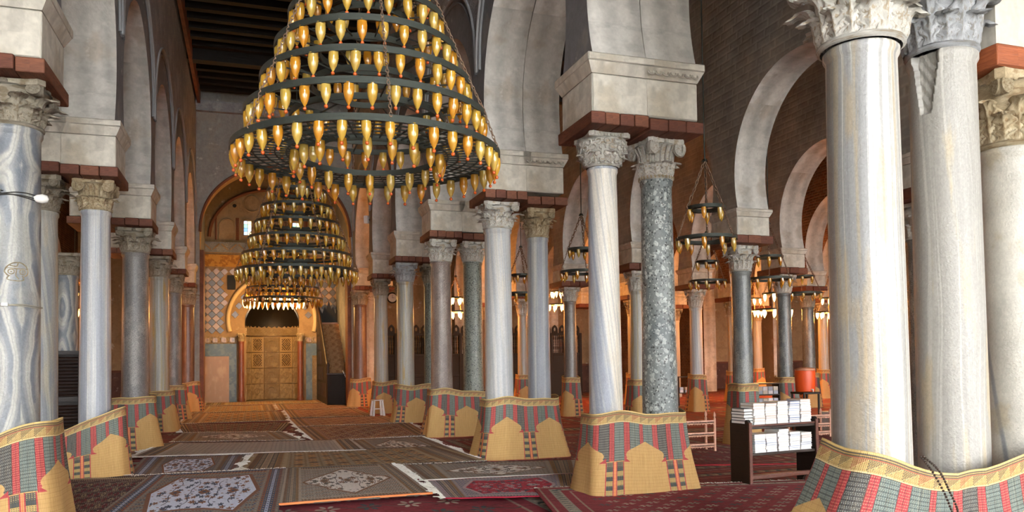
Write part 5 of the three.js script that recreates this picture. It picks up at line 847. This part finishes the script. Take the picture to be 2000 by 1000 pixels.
// ------------------------------------------------------------------ wooden pulpit (minbar)
{
  const x0 = 2.62, x1 = 3.56, d0 = 28.75, t = thing('pulpit', 'tall dark wooden pulpit with carpeted steps right of the mihrab', 'pulpit', (x0 + x1) / 2, 0.02, d0), W = x1 - x0, n = 11, rise = 0.26, run = 0.36;
  const box = part('front_gate', rbox(W, 1.1, 0.3, 0.02), M.screen, t, 0, 0.55, -0.15); for (const y of [-0.26, 0.27]) for (const sx of [-1, 1]) part('gate_panel', rbox(W * 0.4, 0.44, 0.02, 0.01), M.screen, box, sx * W * 0.23, y, 0.155); part('gate_rail', rbox(W + 0.04, 0.05, 0.34, 0.01), M.dark2, box, 0, 0.55, 0);
  const runner = mat({ map: scaled(tex(256, 256, (u, v) => mul3(mix3([176, 138, 98], [146, 106, 72], smooth(0.4, 0.6, N(1, u, v))), 0.85 + 0.3 * N(3, u, v))), 1), roughness: 0.95 });
  for (let i = 0; i < n; i++) { const s = part('step', rbox(W - 0.14, 0.3, run + 0.02, 0.01), M.dark, t, 0, 0.3 + i * rise, -0.35 - i * run); part('stair_carpet', mg([at(rbox(W - 0.22, 0.02, run, 0.006), 0, 0.158, 0), at(rbox(W - 0.22, 0.28, 0.02, 0.006), 0, 0.01, run / 2 + 0.015)]), runner, s); }
  for (const sx of [-1, 1]) {
    const sh = new THREE.Shape(); sh.moveTo(0, 0); sh.lineTo(0, 1.3); sh.lineTo(n * run, 1.3 + n * rise - 0.35); sh.lineTo(n * run + 0.5, 1.3 + n * rise - 0.35); sh.lineTo(n * run + 0.5, 0); sh.closePath(); const g = new THREE.ExtrudeGeometry(sh, { depth: 0.06, bevelEnabled: false }); g.rotateY(Math.PI / 2); g.translate(-0.03, 0, -0.2);
    const p = part('side_panel', g, M.dark, t, sx * (W / 2 - 0.03), 0, 0); const rl = part('handrail', rod(new THREE.Vector3(0, 1.33, -0.15), new THREE.Vector3(0, 1.33 + n * rise - 0.35, -0.2 - n * run), 0.045, 8), M.dark2, p);
    if (sx < 0) for (let i = 0; i < 6; i++) for (let j = 0; j < 1 + Math.floor(i * 0.8); j++) part('carved_panel', rbox(0.02, 0.5, 0.5, 0.008), M.dark2, p, -0.035, 0.5 + j * 0.6, -0.7 - i * 0.62);
    part('newel_post', lathe([[0.05, 0], [0.05, 1.35], [0.07, 1.4], [0.05, 1.48], [0.0, 1.55]], 10), M.dark2, t, sx * (W / 2 - 0.03), 0, -0.05);
  }
  const back = new THREE.Shape(); back.moveTo(-0.42, 3.0); back.lineTo(-0.42, 3.62); for (const [a, b] of [[-0.42, 3.66], [-0.34, 3.78], [-0.26, 3.62], [-0.17, 3.92], [-0.1, 3.8], [0, 4.15], [0.1, 3.8], [0.17, 3.92], [0.26, 3.62], [0.34, 3.78], [0.42, 3.66]]) back.lineTo(a, b); back.lineTo(0.42, 3.0); back.closePath();
  const bg = new THREE.ExtrudeGeometry(back, { depth: 0.06, bevelEnabled: false }); part('crowned_back', bg, M.black, t, 0, -0.1, -4.35);
  part('seat_back_rail', rbox(0.9, 0.06, 0.08, 0.01), M.pink, t, 0, 3.12, -4.2);
  const m = thing('microphone_stand', 'thin steel microphone stand before the dark wooden pulpit', 'microphone stand', 3.3, 0.03, 28.45); part('base', lathe([[0, 0], [0.13, 0], [0.12, 0.02], [0.02, 0.03], [0, 0.03]], 16), M.steel, m); part('pole', cyl(0.012, 0.012, 0.75, 8), M.steel, m, 0, 0.4, 0); part('boom', rod(new THREE.Vector3(0.14, 0.45, 0), new THREE.Vector3(-0.13, 1.12, 0), 0.014, 8), M.steel, m); part('microphone', at(new THREE.CapsuleGeometry(0.024, 0.08, 4, 8), -0.15, 1.16, 0, 0, 0, 0.38), M.steel, m);
}
// ------------------------------------------------------------------ carved screen of the royal enclosure
{
  const d = 30.6, x0 = 4.75, x1 = 13.2, H = 2.62, n = 13, t = thing('wooden_screen', 'long dark carved wooden screen with pointed finials behind the right columns', 'screen', x0, 0.02, d), pw = (x1 - x0) / n;
  for (let i = 0; i <= n; i++) part('post', rbox(0.12, H, 0.14, 0.015), M.screen, t, i * pw, H / 2, 0);
  for (const y of [0.06, 0.95, 1.75, H - 0.05]) part('rail', rbox(x1 - x0, 0.1, 0.1, 0.012), M.screen, t, (x1 - x0) / 2, y, 0);
  const spind = lathe([[0.012, 0], [0.026, 0.04], [0.014, 0.09], [0.03, 0.2], [0.014, 0.31], [0.026, 0.36], [0.012, 0.4]], 6), lat = []; for (let j = 0; j < 6; j++) lat.push(at(spind, -pw / 2 + 0.12 + j * (pw - 0.2) / 5, 0, 0), at(spind, -pw / 2 + 0.12 + j * (pw - 0.2) / 5, 0.4, 0)); const lg = mg(lat);
  const merl = new THREE.Shape(); merl.moveTo(-0.13, 0); merl.lineTo(-0.13, 0.14); merl.quadraticCurveTo(-0.12, 0.26, 0, 0.34); merl.quadraticCurveTo(0.12, 0.26, 0.13, 0.14); merl.lineTo(0.13, 0); merl.closePath(); const hole = new THREE.Path(); hole.absellipse(0, 0.15, 0.05, 0.08, 0, 6.283); merl.holes.push(hole); const mgeo = new THREE.ExtrudeGeometry(merl, { depth: 0.05, bevelEnabled: false, curveSegments: 6 });
  for (let i = 0; i < n; i++) { const c = (i + 0.5) * pw; part('panel', rbox(pw - 0.1, 0.84, 0.05, 0.01), M.screen, t, c, 0.5, 0); part('panel', rbox(pw - 0.1, 0.72, 0.05, 0.01), M.screen, t, c, 1.35, 0); part('lattice', lg, M.screen, t, c, 1.8, 0); for (const s of [-0.25, 0.25]) part('finial', mgeo, M.screen, t, c + s * pw, H, -0.02); }
}
// dark louvred cabinet in the left aisle
{
  const t = thing('louvred_cabinet', 'tall dark louvred cabinet standing in the left aisle behind the pale grey column', 'cabinet', -2.95, 0.02, 14.45, 0.1), W = 0.7, H = 1.75;
  part('carcass', mg([bx(-W / 2, -W / 2 + 0.06, 0, H, 0, 0.3), bx(W / 2 - 0.06, W / 2, 0, H, 0, 0.3), bx(-W / 2, W / 2, H - 0.06, H, 0, 0.3), bx(-W / 2, W / 2, 0, 0.1, 0, 0.3), bx(-W / 2, W / 2, 0.92, 1.0, 0, 0.3), bx(-W / 2, W / 2, 0, H, 0.26, 0.3)]), M.dark, t);
  const sl = rbox(W - 0.12, 0.012, 0.05, 0.003); for (const [a, b] of [[0.13, 0.9], [1.03, 1.67]]) for (let y = a; y < b; y += 0.055) part('slat', sl, M.dark2, t, 0, y, -0.03).rotation.x = 0.6;
}
// clock, loudspeaker, wires, rosary
{
  const c = thing('wall_clock', 'round white-faced wall clock in a dark rim, between two far right columns', 'clock', 5.78, 4.26, QIBLA - 0.01); part('rim', at(new THREE.TorusGeometry(0.21, 0.03, 8, 28), 0, 0, 0.03), M.black, c); part('dial', at(cyl(0.2, 0.2, 0.03, 28), 0, 0, 0.015, Math.PI / 2), M.white, c); part('hand', rbox(0.012, 0.14, 0.006, 0.002), M.black, c, 0, 0.05, 0.036); part('hand', rbox(0.1, 0.012, 0.006, 0.002), M.black, c, 0.04, 0, 0.036);
  const s = thing('loudspeaker', 'small white loudspeaker on a bracket high on the right nave wall', 'loudspeaker', 3.32, 5.78, 23.6, -0.5); part('cabinet', rbox(0.14, 0.24, 0.14, 0.02), M.white, s); part('bracket', rbox(0.05, 0.04, 0.16, 0.005), M.steel, s, 0.06, 0, -0.08);
  const wireTurns = (y, r, n, amp) => { const p = []; for (let i = 0; i <= n * 20; i++) { const a = i / 20 * 6.283; p.push(new THREE.Vector3(r * Math.sin(a), y + amp * Math.sin(a * 0.77 + i * 0.01) + 0.01 * Math.sin(a * 3.1), r * Math.cos(a))); } return tube(p, 0.0045, n * 40, 5); };
  const w = thing('wire_tie', 'twisted dark wire bound round the grey swirl-patterned column, holding a white bulb', 'wire', XL - 0.02, 0, Dk(1)); part('wire', wireTurns(3.0, 0.236, 3, 0.02), M.wire, w); part('bulb', lathe([[0, -0.06], [0.03, -0.05], [0.042, -0.01], [0.034, 0.03], [0.02, 0.055], [0, 0.06]], 16).rotateZ(Math.PI / 2), M.bulbwhite, w, 0.255, 2.99, 0.1); part('clip', rbox(0.06, 0.03, 0.02, 0.004), M.bulbwhite, w, -0.05, 3.02, 0.24);
  const w2 = thing('wire_tie', 'pale wire bound round the lower part of the grey swirl-patterned column', 'wire', XL - 0.02, 0, Dk(1)); part('wire', wireTurns(2.04, 0.243, 2, 0.008), mat({ color: 0x9a9484, roughness: 0.6 }), w2); part('clip', rbox(0.05, 0.03, 0.02, 0.004), M.bulbwhite, w2, 0.02, 2.05, 0.245);
  // small carved device cut in low relief on the swirl-patterned column: two rings over a boat-shaped curl
  const em = thing('carved_emblem', 'small carved interlaced emblem on the grey swirl-patterned column', 'carving', XL - 0.02, 2.33, Dk(1)), eg = [], er = 0.227, onC = (u, v, r = er) => new THREE.Vector3(r * Math.sin(u / er), v, r * Math.cos(u / er)), line = (pts, r = 0.0055) => eg.push(tube(pts.map(([u, v]) => onC(u + 0.1, v)), r, pts.length * 6, 5));
  line([[-0.09, 0.0], [-0.075, 0.04], [-0.03, 0.075], [0.03, 0.08], [0.075, 0.05], [0.09, 0.0], [0.07, -0.03], [-0.06, -0.03], [-0.09, 0.0]]); line([[-0.085, 0.035], [0.0, 0.03], [0.085, 0.03]]); line([[-0.055, -0.03], [-0.07, -0.06], [0.0, -0.075], [0.055, -0.065], [0.045, -0.03]]); line([[-0.05, 0.055], [0.0, 0.05], [0.01, 0.075]]); line([[0.0, 0.03], [-0.005, -0.03], [0.015, -0.06]]);
  for (const u of [-0.04, 0.045]) { const c = []; for (let i = 0; i <= 10; i++) { const a = i / 10 * 6.283; c.push([u + 0.022 * Math.cos(a), 0.002 + 0.02 * Math.sin(a)]); } line(c, 0.005); eg.push(at(new THREE.SphereGeometry(0.006, 6, 5), ...onC(u + 0.1, 0.002).toArray())); }
  part('relief', mg(eg), CAP.tan, em);
  const beads = [], bg = new THREE.SphereGeometry(0.0075, 8, 6), loop = new THREE.CatmullRomCurve3([[3.7, 0.93, 3.62], [3.685, 0.86, 3.53], [3.7, 0.74, 3.46], [3.715, 0.63, 3.42], [3.74, 0.605, 3.42], [3.755, 0.65, 3.43], [3.74, 0.76, 3.47], [3.735, 0.86, 3.53], [3.72, 0.93, 3.62]].map(([x, y, d]) => V(x, y, d))); for (let i = 0; i <= 60; i++) { const p = loop.getPoint(i / 60); beads.push(at(bg, p.x, p.y, p.z)); }
  const ro = thing('rosary', 'string of dark prayer beads hung over the rim of the near right mat', 'prayer beads', 0, 0, 0); part('bead_string', mg(beads), mat({ color: 0x2c1a12, roughness: 0.35 }), ro);
}
// warm lamps low in the aisles beyond the frame of the nave are the chandeliers above; nothing else gives light
renderer.render(scene, camera);
